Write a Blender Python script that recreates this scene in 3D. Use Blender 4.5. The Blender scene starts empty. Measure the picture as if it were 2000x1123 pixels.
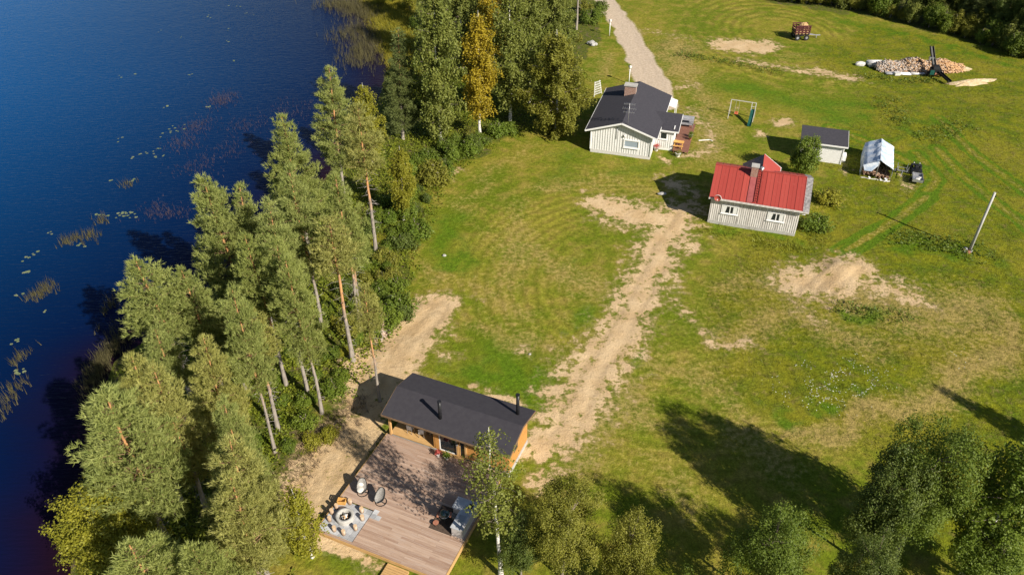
import bpy, math, random
import numpy as np
from mathutils import Vector, Matrix

scene = bpy.context.scene
R = math.radians

# ---------------------------------------------------------------- camera, sky, sun, exposure
cam_data = bpy.data.cameras.new('camera')
cam_data.lens = 28.0
cam_data.sensor_width = 36.0
cam_data.clip_start = 0.5
cam_data.clip_end = 6000.0
cam = bpy.data.objects.new('camera', cam_data)
cam.location = (0, 0, 45)
cam.rotation_euler = (R(53), 0, 0)
scene.collection.objects.link(cam)
scene.camera = cam

SUN_AZ = math.atan2(-.729, .684)          # direction towards the sun in the ground plane
SUN_EL = R(34)
world = bpy.data.worlds.new("World")
scene.world = world
world.use_nodes = True
wn = world.node_tree
bg = wn.nodes['Background']
sky = wn.nodes.new('ShaderNodeTexSky')
sky.sky_type = 'NISHITA'
sky.sun_disc = False
sky.sun_elevation = SUN_EL
sky.sun_rotation = math.pi / 2 - SUN_AZ
sky.altitude = 100
sky.air_density = 1.0
sky.dust_density = 0.6
sky.ozone_density = 2.0
wn.links.new(sky.outputs[0], bg.inputs[0])
bg.inputs[1].default_value = 0.056

sun_data = bpy.data.lights.new('sun', 'SUN')
sun_data.energy = 5.0
sun_data.angle = R(0.53)
sun_data.color = (1.0, 0.925, 0.80)
sun = bpy.data.objects.new('sun', sun_data)
sd = Vector((math.cos(SUN_AZ) * math.cos(SUN_EL), math.sin(SUN_AZ) * math.cos(SUN_EL), math.sin(SUN_EL)))
sun.rotation_euler = sd.to_track_quat('Z', 'Y').to_euler()
sun.location = (60, -60, 80)
scene.collection.objects.link(sun)

scene.view_settings.view_transform = 'Standard'
scene.view_settings.look = 'None'
scene.view_settings.exposure = 0.62
scene.view_settings.gamma = 1.0
scene.view_settings.use_curve_mapping = False
scene.render.engine = 'CYCLES'
scene.cycles.max_bounces = 6
scene.cycles.diffuse_bounces = 3
scene.cycles.transparent_max_bounces = 6
scene.cycles.use_denoising = True

C = scene.collection

# ---------------------------------------------------------------- material helpers
class N:
    """tiny wrapper to build node graphs"""
    def __init__(self, name, rough=0.8):
        self.m = bpy.data.materials.new(name)
        self.m.use_nodes = True
        self.t = self.m.node_tree
        self.t.nodes.clear()
        self.out = self.t.nodes.new('ShaderNodeOutputMaterial')
        self.rough = rough
    def n(self, typ, **kw):
        x = self.t.nodes.new(typ)
        for k, v in kw.items():
            setattr(x, k, v)
        return x
    def put(self, sock, v):
        if v is None:
            return
        if hasattr(v, 'is_output'):
            self.t.links.new(v, sock)
        elif isinstance(v, (tuple, list)) and len(v) == 3 and sock.type == 'RGBA':
            sock.default_value = (*v, 1)
        else:
            sock.default_value = v
    def coord(self, which='Object'):
        if which == 'Position':
            return self.n('ShaderNodeNewGeometry').outputs['Position']
        return self.n('ShaderNodeTexCoord').outputs[which]
    def mapping(self, vec, scale=(1, 1, 1), rot=(0, 0, 0)):
        m = self.n('ShaderNodeMapping')
        self.put(m.inputs['Vector'], vec)
        m.inputs['Scale'].default_value = scale
        m.inputs['Rotation'].default_value = rot
        return m.outputs[0]
    def noise(self, vec, scale, detail=3.0, rough=0.55, dist=0.0):
        x = self.n('ShaderNodeTexNoise')
        self.put(x.inputs['Vector'], vec)
        x.inputs['Scale'].default_value = scale
        x.inputs['Detail'].default_value = detail
        x.inputs['Roughness'].default_value = rough
        x.inputs['Distortion'].default_value = dist
        return x.outputs['Fac']
    def math(self, op, a, b=None, c=None, clamp=False):
        x = self.n('ShaderNodeMath', operation=op, use_clamp=clamp)
        self.put(x.inputs[0], a)
        if b is not None: self.put(x.inputs[1], b)
        if c is not None: self.put(x.inputs[2], c)
        return x.outputs[0]
    def step(self, v, lo, hi):
        x = self.n('ShaderNodeMapRange', interpolation_type='SMOOTHSTEP')
        self.put(x.inputs[0], v)
        x.inputs[1].default_value = lo
        x.inputs[2].default_value = hi
        return x.outputs[0]
    def lin(self, v, a, b, lo=0.0, hi=1.0):
        x = self.n('ShaderNodeMapRange')
        self.put(x.inputs[0], v)
        x.inputs[1].default_value = lo
        x.inputs[2].default_value = hi
        x.inputs[3].default_value = a
        x.inputs[4].default_value = b
        return x.outputs[0]
    def mix(self, f, a, b, mode='MIX'):
        x = self.n('ShaderNodeMix', data_type='RGBA', blend_type=mode)
        self.put(x.inputs[0], f)
        self.put(x.inputs[6], a)
        self.put(x.inputs[7], b)
        return x.outputs[2]
    def scale(self, col, f):
        x = self.n('ShaderNodeVectorMath', operation='SCALE')
        self.put(x.inputs[0], col)
        self.put(x.inputs['Scale'], f)
        return x.outputs[0]
    def attr(self, name, out='Fac'):
        x = self.n('ShaderNodeAttribute')
        x.attribute_name = name
        return x.outputs[out]
    def rand(self):
        return self.n('ShaderNodeObjectInfo').outputs['Random']
    def bump(self, h, strength=0.4, dist=0.05):
        x = self.n('ShaderNodeBump')
        x.inputs['Strength'].default_value = strength
        x.inputs['Distance'].default_value = dist
        self.put(x.inputs['Height'], h)
        return x.outputs[0]
    def bsdf(self, col, rough=None, metal=0.0, normal=None, spec=None):
        x = self.n('ShaderNodeBsdfPrincipled')
        self.put(x.inputs['Base Color'], col)
        self.put(x.inputs['Roughness'], self.rough if rough is None else rough)
        x.inputs['Metallic'].default_value = metal
        if spec is not None:
            x.inputs['Specular IOR Level'].default_value = spec
        if normal is not None:
            self.put(x.inputs['Normal'], normal)
        self.t.links.new(x.outputs[0], self.out.inputs[0])
        return x


def mat_noisy(name, a, b, scale=6.0, rough=0.8, stretch=(1, 1, 1), metal=0.0, bump=0.15, spec=0.3, detail=4):
    k = N(name, rough)
    v = k.mapping(k.coord('Object'), stretch)
    f = k.noise(v, scale, detail)
    f2 = k.step(f, 0.3, 0.7)
    col = k.mix(f2, a, b)
    k.bsdf(col, rough, metal, k.bump(f, bump, 0.02) if bump else None, spec)
    return k.m


def mat_leaf(name, a, b, c, trans=0.3, objvar=0.5, rough=0.55):
    """leaf colour a..b by the leaf's own tint, drifting to c from tree to tree"""
    k = N(name)
    f = k.attr('tint')
    col = k.mix(f, a, b)
    col = k.mix(k.math('MULTIPLY', k.rand(), objvar), col, c)
    d = k.n('ShaderNodeBsdfPrincipled')
    k.put(d.inputs['Base Color'], col)
    d.inputs['Roughness'].default_value = rough
    d.inputs['Specular IOR Level'].default_value = 0.25
    t = k.n('ShaderNodeBsdfTranslucent')
    k.put(t.inputs['Color'], k.mix(0.4, col, (b[0] * 1.3, b[1] * 1.25, b[2] * .6)))
    s = k.n('ShaderNodeMixShader')
    s.inputs[0].default_value = trans
    k.t.links.new(d.outputs[0], s.inputs[1])
    k.t.links.new(t.outputs[0], s.inputs[2])
    k.t.links.new(s.outputs[0], k.out.inputs[0])
    return k.m

# ---------------------------------------------------------------- mesh helpers
def np_mesh(name, V, F, tint=None, mats=(), mi=None, smooth=False, attrs=None):
    me = bpy.data.meshes.new(name)
    V = np.asarray(V, dtype=np.float32)
    F = np.asarray(F, dtype=np.int32)
    n, k = F.shape
    me.vertices.add(len(V))
    me.vertices.foreach_set('co', V.ravel())
    me.loops.add(n * k)
    me.loops.foreach_set('vertex_index', F.ravel())
    me.polygons.add(n)
    me.polygons.foreach_set('loop_start', np.arange(0, n * k, k, dtype=np.int32))
    me.polygons.foreach_set('loop_total', np.full(n, k, dtype=np.int32))
    if mi is not None:
        me.polygons.foreach_set('material_index', np.asarray(mi, dtype=np.int32))
    if smooth:
        me.polygons.foreach_set('use_smooth', np.ones(n, dtype=bool))
    me.update(calc_edges=True)
    if tint is not None:
        a = me.attributes.new('tint', 'FLOAT', 'POINT')
        a.data.foreach_set('value', np.asarray(tint, dtype=np.float32))
    for nm, val in (attrs or {}).items():
        if val.ndim == 2:
            a = me.attributes.new(nm, 'FLOAT_COLOR', 'POINT')
            col = np.ones((len(V), 4), dtype=np.float32)
            col[:, :val.shape[1]] = val
            a.data.foreach_set('color', col.ravel())
        else:
            a = me.attributes.new(nm, 'FLOAT', 'POINT')
            a.data.foreach_set('value', val.astype(np.float32))
    for m in mats:
        me.materials.append(m)
    return me


def link(name, me, parent=None, loc=None, rotz=None):
    o = bpy.data.objects.new(name, me)
    C.objects.link(o)
    if parent is not None:
        o.parent = parent
    if loc is not None:
        o.location = loc if len(loc) == 3 else (*loc, 0)
    if rotz is not None:
        o.rotation_euler = (0, 0, rotz)
    return o


def tag(o, label=None, cat=None, group=None, kind=None):
    if label: o['label'] = label
    if cat: o['category'] = cat
    if group: o['group'] = group
    if kind: o['kind'] = kind
    return o


def thing(name, label, cat, loc=(0, 0, 0), rotz=0.0, group=None):
    o = bpy.data.objects.new(name, None)
    o.empty_display_size = 0.2
    C.objects.link(o)
    o.location = loc if len(loc) == 3 else (*loc, 0)
    o.rotation_euler = (0, 0, rotz)
    return tag(o, label, cat, group)


def copy_thing(src, loc, rotz, label=None, group=None, scale=None):
    r = src.copy()
    C.objects.link(r)
    r.location = loc if len(loc) == 3 else (*loc, 0)
    r.rotation_euler = (0, 0, rotz)
    if scale: r.scale = scale
    if label: r['label'] = label
    if group: r['group'] = group
    for ch in list(src.children):
        c = ch.copy()
        C.objects.link(c)
        c.parent = r
        for g in list(ch.children):
            d = g.copy()
            C.objects.link(d)
            d.parent = c
    return r


class MB:
    """collects solids and builds them as one mesh"""
    def __init__(self):
        self.v = []; self.f = []; self.m = []; self.s = []
    def add(self, vs, fs, mi=0, smooth=False):
        o = len(self.v)
        self.v += [tuple(p) for p in vs]
        for f in fs:
            self.f.append([i + o for i in f]); self.m.append(mi); self.s.append(smooth)
        return self
    def box(self, x0, x1, y0, y1, z0, z1, mi=0):
        vs = [(x0, y0, z0), (x1, y0, z0), (x1, y1, z0), (x0, y1, z0), (x0, y0, z1), (x1, y0, z1), (x1, y1, z1), (x0, y1, z1)]
        return self.add(vs, [(0, 3, 2, 1), (4, 5, 6, 7), (0, 1, 5, 4), (1, 2, 6, 5), (2, 3, 7, 6), (3, 0, 4, 7)], mi)
    def bar(self, p, q, w, h=None, mi=0, up=(0, 0, 1)):
        """rectangular bar from p to q"""
        h = w if h is None else h
        p = Vector(p); q = Vector(q); d = (q - p).normalized(); u = Vector(up)
        if abs(d.dot(u)) > .98: u = Vector((1, 0, 0))
        s = d.cross(u).normalized(); t = s.cross(d)
        vs = []
        for b in (p, q):
            for a, c in ((-1, -1), (1, -1), (1, 1), (-1, 1)):
                vs.append(b + s * (a * w / 2) + t * (c * h / 2))
        return self.add(vs, [(0, 1, 2, 3), (7, 6, 5, 4), (0, 4, 5, 1), (1, 5, 6, 2), (2, 6, 7, 3), (3, 7, 4, 0)], mi)
    def cyl(self, p, q, r0, r1=None, n=12, mi=0, cap=True, smooth=True):
        r1 = r0 if r1 is None else r1
        p = Vector(p); q = Vector(q); d = (q - p).normalized()
        u = Vector((0, 0, 1)) if abs(d.z) < .95 else Vector((1, 0, 0))
        s = d.cross(u).normalized(); t = d.cross(s)
        vs = []
        for b, r in ((p, r0), (q, r1)):
            for i in range(n):
                a = 2 * math.pi * i / n
                vs.append(b + s * (math.cos(a) * r) + t * (math.sin(a) * r))
        self.add(vs, [(i, i + n, (i + 1) % n + n, (i + 1) % n) for i in range(n)], mi, smooth)
        if cap:
            o = len(self.v) - 2 * n
            self.f.append([o + i for i in range(n)]); self.m.append(mi); self.s.append(False)
            self.f.append([o + n + i for i in reversed(range(n))]); self.m.append(mi); self.s.append(False)
        return self
    def tube(self, pts, r, n=8, mi=0):
        for a, b in zip(pts[:-1], pts[1:]):
            self.cyl(a, b, r, r, n, mi)
        return self
    def lathe(self, prof, n=20, c=(0, 0, 0), mi=0, smooth=True):
        """profile of (r, z) turned round the z axis"""
        vs = []
        for r, z in prof:
            for i in range(n):
                a = 2 * math.pi * i / n
                vs.append((c[0] + r * math.cos(a), c[1] + r * math.sin(a), c[2] + z))
        fs = []
        for j in range(len(prof) - 1):
            for i in range(n):
                fs.append((j * n + i, j * n + (i + 1) % n, (j + 1) * n + (i + 1) % n, (j + 1) * n + i))
        return self.add(vs, fs, mi, smooth)
    def ring(self, c, r, t, n=24, m=8, mi=0, axis='z'):
        vs = []; fs = []
        for i in range(n):
            a = 2 * math.pi * i / n
            for j in range(m):
                b = 2 * math.pi * j / m
                x = (r + t * math.cos(b)); z = t * math.sin(b)
                p = (x * math.cos(a), x * math.sin(a), z)
                if axis == 'x': p = (p[2], p[0], p[1])
                if axis == 'y': p = (p[0], p[2], p[1])
                vs.append((c[0] + p[0], c[1] + p[1], c[2] + p[2]))
        for i in range(n):
            for j in range(m):
                fs.append((i * m + j, ((i + 1) % n) * m + j, ((i + 1) % n) * m + (j + 1) % m, i * m + (j + 1) % m))
        return self.add(vs, fs, mi, True)
    def ball(self, c, r, n=14, m=8, mi=0, jit=0.0, rng=None):
        r = (r, r, r) if not isinstance(r, tuple) else r
        vs = []; fs = []
        for j in range(m + 1):
            b = math.pi * j / m
            for i in range(n):
                a = 2 * math.pi * i / n
                k = 1 + (rng.uniform(-jit, jit) if rng else 0)
                vs.append((c[0] + r[0] * k * math.sin(b) * math.cos(a), c[1] + r[1] * k * math.sin(b) * math.sin(a), c[2] + r[2] * k * math.cos(b)))
        for j in range(m):
            for i in range(n):
                fs.append((j * n + i, (j + 1) * n + i, (j + 1) * n + (i + 1) % n, j * n + (i + 1) % n))
        return self.add(vs, fs, mi, jit == 0)
    def prism(self, poly, y0, y1, mi=0):
        """polygon in x-z pushed from y0 to y1"""
        n = len(poly)
        vs = [(x, y0, z) for x, z in poly] + [(x, y1, z) for x, z in poly]
        fs = [tuple(range(n)), tuple(reversed(range(n, 2 * n)))] + [(i, i + n, (i + 1) % n + n, (i + 1) % n) for i in range(n)]
        return self.add(vs, fs, mi)
    def prism_x(self, poly, x0, x1, mi=0):
        """polygon in y-z pushed from x0 to x1"""
        n = len(poly)
        vs = [(x0, y, z) for y, z in poly] + [(x1, y, z) for y, z in poly]
        fs = [tuple(reversed(range(n))), tuple(range(n, 2 * n))] + [(i, (i + 1) % n, (i + 1) % n + n, i + n) for i in range(n)]
        return self.add(vs, fs, mi)
    def slab(self, quad, t, mi=0):
        """quad (4 points) thickened downwards by t"""
        vs = [Vector(p) for p in quad] + [Vector(p) - Vector((0, 0, t)) for p in quad]
        return self.add(vs, [(0, 1, 2, 3), (7, 6, 5, 4), (0, 4, 5, 1), (1, 5, 6, 2), (2, 6, 7, 3), (3, 7, 4, 0)], mi)
    def mesh(self, name, mats):
        me = bpy.data.meshes.new(name)
        me.from_pydata([tuple(p) for p in self.v], [], self.f)
        me.polygons.foreach_set('material_index', self.m)
        me.polygons.foreach_set('use_smooth', self.s)
        for m in (mats if isinstance(mats, (list, tuple)) else [mats]):
            me.materials.append(m)
        me.update()
        return me
    def build(self, name, mats, parent=None, kind=None, label=None):
        o = link(name, self.mesh(name, mats), parent)
        if kind: o['kind'] = kind
        if label: o['label'] = label
        return o

# ================================================================ GROUND, LAKE, ROAD
SHORE = [(-96.47,487.83), (-29.18,165.46), (-25.67,145.86), (-21.18,129.77), (-17.59,116.32), (-17.73,101.49), (-18.99,89.32), (-21.12,80.34), (-23.34,70.55), (-26.19,62.30), (-28.17,56.74), (-30.95,52.80), (-32.68,49.82), (-32.22,45.00), (-30.15,38.73), (-28.97,34.22), (-27.31,29.39), (-28.5,22), (-27,10), (-25,-30), (-25,-200)]
SHORE[0] = (SHORE[1][0] - 14, SHORE[1][1] + 80)


def seg_dist(X, Y, a, b):
    ax, ay = a; bx, by = b
    dx, dy = bx - ax, by - ay
    L2 = dx * dx + dy * dy + 1e-9
    t = np.clip(((X - ax) * dx + (Y - ay) * dy) / L2, 0, 1)
    return np.hypot(X - ax - t * dx, Y - ay - t * dy), t


def poly_dist(X, Y, pts):
    d = np.full(X.shape, 1e9)
    for a, b in zip(pts[:-1], pts[1:]):
        d = np.minimum(d, seg_dist(X, Y, a, b)[0])
    return d


def shore_sd(X, Y):
    """signed distance to the shoreline, positive on land"""
    d = np.full(X.shape, 1e9)
    inside = np.zeros(X.shape, dtype=bool)
    pts = [(p[0], p[1]) for p in SHORE]
    ring_ = [(pts[0][0], 3000.0)] + pts + [(pts[-1][0], -3000.0), (-4000.0, -3000.0), (-4000.0, 3000.0)]
    for a, b in zip(pts[:-1], pts[1:]):
        d = np.minimum(d, seg_dist(X, Y, a, b)[0])
    j = len(ring_) - 1
    for i in range(len(ring_)):
        xi, yi = ring_[i]; xj, yj = ring_[j]
        c = ((yi > Y) != (yj > Y)) & (X < (xj - xi) * (Y - yi) / (yj - yi + 1e-12) + xi)
        inside ^= c
        j = i
    return np.where(inside, -d, d)


def in_poly(X, Y, pts):
    inside = np.zeros(X.shape, dtype=bool)
    j = len(pts) - 1
    for i in range(len(pts)):
        xi, yi = pts[i]; xj, yj = pts[j]
        inside ^= ((yi > Y) != (yj > Y)) & (X < (xj - xi) * (Y - yi) / (yj - yi + 1e-12) + xi)
        j = i
    return inside


def poly_field(X, Y, pts, soft):
    """0 outside, 1 inside, .5 on the edge, over +-soft metres"""
    d = poly_dist(X, Y, list(pts) + [pts[0]])
    s = np.where(in_poly(X, Y, pts), d, -d)
    return np.clip(.5 + s / (2 * soft), 0, 1)


def lane(X, Y, pts, w, k=1.0, soft=None):
    """soft band round a polyline; w half width (number or one per point)"""
    f = np.zeros(X.shape)
    if len(pts) == 1:
        pts = [pts[0], (pts[0][0] + .01, pts[0][1])]
        w = [w, w] if not isinstance(w, (list, tuple)) else list(w) * 2
    ws = [w] * len(pts) if not isinstance(w, (list, tuple)) else w
    for i in range(len(pts) - 1):
        d, t = seg_dist(X, Y, pts[i], pts[i + 1])
        ww = ws[i] + (ws[i + 1] - ws[i]) * t
        s = np.maximum(1.0, ww * 1.1) if soft is None else soft
        f = np.maximum(f, np.clip(.5 + (ww - d) / (2 * s), 0, 1))
    return f * k


def vnoise(X, Y, sc, seed):
    """cheap smooth value noise 0..1"""
    rg = np.random.default_rng(seed)
    g = rg.random((256, 256))
    x = X * sc + 1000.3; y = Y * sc + 1000.7
    xi = np.floor(x).astype(int); yi = np.floor(y).astype(int)
    fx = x - xi; fy = y - yi
    fx = fx * fx * (3 - 2 * fx); fy = fy * fy * (3 - 2 * fy)
    a = g[xi % 256, yi % 256]; b = g[(xi + 1) % 256, yi % 256]
    c = g[xi % 256, (yi + 1) % 256]; d = g[(xi + 1) % 256, (yi + 1) % 256]
    return (a * (1 - fx) + b * fx) * (1 - fy) + (c * (1 - fx) + d * fx) * fy


WATER_Z = -0.5
MOUND = (31.76,62.73)
PILEMOUND = (-11.31,54.90)


def ground_z(X, Y):
    sd_ = shore_sd(X, Y)
    t = np.clip((sd_ + 9) / 13.0, 0, 1)
    t = t * t * (3 - 2 * t)
    z = -1.6 * (1 - t)
    z = z + (vnoise(X, Y, .12, 1) - .5) * .16 * np.clip(sd_ / 4, 0, 1) + (vnoise(X, Y, .7, 2) - .5) * .05
    z = z - lane(X, Y, ROAD, 2.0) * .05
    z = z + .55 * np.exp(-(((X - MOUND[0]) / 1.5) ** 2 + ((Y - MOUND[1]) / 1.3) ** 2))
    # bank of spoil running beside the firewood and the hay field
    z = z + .35 * lane(X, Y, [(25.57,121.65), (32.19,115.30), (41.50,110.39), (49.42,107.60)], 1.6) * vnoise(X, Y, .4, 5)
    return z


ROAD = [(14.08,176.96), (14.82,158.47), (16.62,145.86), (18.60,132.25), (19.17,121.65), (19.81,113.30), (20.38,106.33), (20.46,100.66)]
ROAD_W = [1.9, 1.9, 1.9, 1.95, 2.1, 2.3, 2.3, 1.7]

FOREST = [(-31.88,172.98), (16.38,165.46), (14.29,129.77), (10.95,118.41), (10.83,106.69), (7.38,96.65), (2.61,93.32), (-0.97,91.86), (-4.02,86.61), (-7.67,80.94), (-8.64,74.68), (-9.65,67.65), (-9.80,61.47), (-10.09,57.49), (-10.28,53.14), (-12.47,47.04), (-13.78,43.88), (-15.43,41.22), (-15.38,38.25), (-15.54,34.86), (-15.35,31.77), (-14.08,28.42), (-12.68,23.52), (-30,15), (-60,20), (-60,100), (-20,150)]
EDGE_WOOD = [(38.84,155.15), (44.17,145.27), (55.25,139.61), (63.92,134.29), (71.23,127.36), (75.62,119.47), (80.14,113.30), (140,100), (140,260), (20,260)]
MEADOW = [(27.21,72.06), (37.15,82.77), (49.20,104.91), (43.81,118.41), (58.84,129.77), (55.46,134.80), (79.09,121.65), (110,115), (110,20), (26.67,31.00), (26.44,40.71), (21.61,41.22), (16.69,47.34), (17.81,59.84)]

DIRT = [
    ([(18.41,73.10), (14.60,65.80), (12.28,59.84), (9.69,53.84), (7.02,48.87), (5.23,44.44), (4.05,41.22)], [2.7, 2.6, 2.5, 2.7, 3.2, 3.2, 2.6], .93),
    ([(9.78,74.90), (12.33,72.78), (15.78,72.06)], [2.0, 3.2, 2.2], 1.0),
    ([(11.37,69.08)], 1.1, .6),
    ([(17.33,71.55), (17.92,65.80)], [1.6, .9], .74),
    ([(0.65,50.59)], .75, .8), ([(3.68,50.46)], .5, .85), ([(3.08,46.15), (2.82,44.44)], .75, .9), ([(5.53,50.14)], .7, .8),
    ([(14.20,58.26), (15.24,56.00)], .8, .6),
    ([(-6.95,56.37), (-8.30,53.49), (-9.75,50.46), (-11.10,47.64), (-12.20,45.29)], [1.7, 2.3, 2.6, 2.6, 2.0], 1.25),
    ([(-11.07,43.06), (-11.96,41.22), (-12.96,39.22), (-14.08,37.32), (-14.31,35.73), (-12.72,34.86)], [1.7, 2.0, 2.1, 2.2, 1.8, 1.2], 1.2), ([(-10.16,40.71), (-11.41,37.78), (-12.40,35.08)], 1.0, 1.1),
    ([(-13.48,33.39), (-11.94,31.58), (-9.97,30.81), (-8.52,29.86)], [.9, 1.0, .9, .7], .9),
    ([(1.72,40.30)], 1.55, 1.15), ([(2.19,37.09)], 1.4, .8), ([(3.35,38.49)], 1.2, .68),
    ([(-3.92,46.45), (-0.61,44.89), (0.40,43.88)], [.5, .7, .5], .95),
    ([(-6.49,57.65)], .8, .8), ([(-5.20,50.46)], .7, .72), ([(-9.70,58.26)], .6, .75), ([(-4.73,58.26), (-3.29,57.49)], .7, .6),
    ([(27.44,60.64), (30.24,61.05), (33.30,63.59)], [2.8, 3.2, 2.0], 1.02),
    ([(33.36,60.24), (35.48,59.44), (37.24,57.88)], [2.4, 2.6, 2.0], .74),
    ([(28.28,57.88)], 2.0, .72),
    ([(17.23,52.12), (19.84,51.92)], [1.2, 1.4], .7), ([(15.76,56.37), (16.86,52.46)], .9, .58), ([(26.80,54.55), (25.86,56.00)], 1.3, .6),
    ([(33.49,123.21), (36.11,122.31), (39.43,122.76)], [2.6, 3.0, 2.4], 1.1),
    ([(34.72,116.32), (40.83,113.30), (47.43,110.39)], [1.4, 1.5, 2.0], .68),
    ([(45.63,111.73), (48.79,110.01)], [2.2, 1.8], .8),
    ([(21.61,106.33), (26.16,107.60)], [1.6, 1.4], .6), ([(21.02,129.77), (27.96,126.19)], 2.0, .5),
    ([(34.84,94.82)], 1.4, 1.0), ([(31.03,91.43)], 1.3, .8),
    ([(23.56,99.03), (24.71,94.36), (24.41,87.95), (20.21,85.30)], [1.2, 1.6, 1.4, 1.0], .6),
    ([(18.57,84.66)], 1.0, .75), ([(-5.96,82.15), (-7.08,80.94)], .9, .9),
    ([(18.19,80.34), (19.91,76.88)], 1.6, .75), ([(45.77,80.34), (44.26,78.01)], 1.3, .5),
    ([(19.03,114.29)], 1.0, .5), ([(30.04,99.03)], 1.6, .5), ([(38.04,80.94), (39.37,84.02)], .6, .6),
]
DRY = [
    ([(0.00,72.58), (0.00,59.84)], 3.5, .7), ([(4.60,78.01), (9.29,79.16)], 2.6, .7), ([(-3.89,60.64), (0.00,55.27)], 2.4, .7),
    ([(25.75,122.76), (24.78,112.32)], 4.5, .85), ([(15.65,118.41), (13.34,110.39)], 2.2, .7), ([(36.54,114.29), (43.81,118.41)], 3.5, .6),
    ([(23.58,93.62), (23.88,85.30)], 2.6, .8), ([(36.05,75.77), (31.23,74.68)], 2.8, .55), ([(9.19,43.88), (5.67,39.71)], 3.0, .75), ([(9.70,38.73), (12.28,36.40)], 2.5, .6),
    ([(20.84,41.22), (24.95,42.00), (29.97,43.88), (35.08,46.45), (39.99,49.82), (44.75,54.55)], [1.6, 1.6, 1.7, 1.9, 2.0, 2.2], .95),
    ([(30.81,59.84), (35.38,56.74), (41.90,56.74)], 4.5, .9), ([(19.23,53.14), (24.73,55.27), (30.16,52.46)], 3.5, .8), ([(17.69,56.74), (22.15,59.84)], 3.0, .55),
    ([(17.18,43.88), (18.65,38.73)], 3.2, .7), ([(12.40,35.08), (10.97,37.32)], 2.6, .7), ([(5.41,53.84), (3.72,56.74)], 1.6, .6),
    ([(12.97,123.88), (13.70,114.29)], 1.6, .6), ([(25.94,110.39), (25.79,98.23), (24.76,86.61)], 3.5, .75), ([(2.50,87.95), (-2.37,81.54), (-5.47,72.58)], 2.6, .6), ([(10.67,81.54), (15.93,76.88)], 2.5, .65), ([(0.52,66.72), (5.48,63.15), (7.70,59.84)], 3.0, .75), ([(20.22,59.84), (26.45,61.47), (26.07,56.74)], 3.5, .75), ([(32.59,56.74), (35.77,53.14), (42.81,53.84)], 4.5, .8), ([(12.90,49.82), (16.45,46.15)], 3.5, .7), ([(-2.25,53.84), (0.44,51.12), (2.60,50.46)], 2.0, .7), ([(9.87,46.15), (11.03,42.80)], 2.4, .8), ([(50.55,106.69), (43.33,106.69)], 2.2, .5), ([(-5.78,59.84), (-7.48,63.15), (-8.19,59.84)], 1.4, .7), ([(38.72,137.44), (47.52,137.44)], 4.5, .45),
]
LUSH = [
    ([(-1.73,50.46), (0.00,46.15), (-4.24,48.56)], 2.2, .9), ([(1.67,47.34), (1.80,43.88)], 1.6, .95), ([(4.47,53.14), (6.05,56.74)], 1.6, .8), ([(-4.99,63.15), (-7.04,71.55)], 2.6, .8),
    ([(8.05,86.61), (5.34,81.54)], 2.5, .65), ([(11.92,82.15), (16.18,82.77)], 1.6, .7), ([(31.05,106.69), (38.94,101.49), (42.92,96.65)], 4.0, .85), ([(35.20,103.18), (46.71,99.84)], 3.5, .8),
    ([(28.61,82.15), (25.17,82.77)], 2.2, .7), ([(23.19,95.12)], .8, .8), ([(37.14,86.61), (41.31,87.95)], 2.0, .6), ([(10.52,51.45), (11.01,48.56)], 1.1, .8), ([(14.44,59.84), (14.87,53.84)], 1.0, .6),
    ([(23.07,70.55), (29.21,67.65)], 1.8, .8), ([(8.75,72.58), (7.61,64.90)], 2.0, .55), ([(24.14,44.44), (21.27,42.80)], 1.5, .8), ([(28.58,45.57), (25.57,43.88)], 1.2, .6), ([(32.98,55.27), (30.48,56.00)], 1.4, .85),
    ([(39.64,67.65), (45.67,64.90)], 2.6, .75), ([(46.94,87.95), (53.01,95.12)], 3.0, .6), ([(23.72,110.39), (21.90,118.41)], 1.0, .6), ([(55.46,134.80), (65.78,126.19), (75.35,114.29)], 2.2, .75), ([(-11.43,29.68), (-7.77,29.13)], 1.8, .8),
]
TRACKS = [
    [(51.95,87.95), (51.86,82.15), (52.65,76.32), (53.62,71.55), (54.28,65.80)], [(48.90,86.61), (48.70,80.34), (45.06,75.77), (40.62,71.55), (32.77,65.80)],
    [(46.14,76.32), (38.26,69.56), (33.80,65.80)], [(40.61,93.62), (44.30,89.32), (47.94,82.77)], [(55.66,96.65), (55.71,86.61), (57.47,76.88)],
]


RUTS = [
    ([(18.69,73.10), (14.95,65.80), (12.42,59.84), (9.82,53.84), (7.14,48.87), (5.23,44.44), (3.83,40.71)], .8),
    ([(-6.52,56.74), (-7.82,53.14), (-8.67,50.46), (-8.76,47.34)], .7), ([(-6.87,55.27), (-9.28,52.12), (-10.84,48.87), (-11.84,45.57)], .75), ([(-7.91,56.74), (-10.20,52.46), (-11.56,47.95)], .7), ([(-12.07,44.44), (-13.00,39.46), (-14.08,36.40)], .8), ([(-11.88,40.71), (-13.17,37.32), (-13.73,35.51)], .6),
    ([(27.10,58.65), (29.75,61.05), (32.69,64.02)], .75), ([(28.40,58.26), (31.21,61.05), (33.30,63.15)], .7), ([(28.41,59.84), (30.88,62.30), (33.24,64.90)], .6),
    ([(16.62,145.86), (18.60,132.25), (19.17,121.65), (19.81,113.30), (20.38,106.33)], .8), ([(21.83,103.18), (23.86,95.12), (24.41,87.95)], .7),
]


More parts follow.
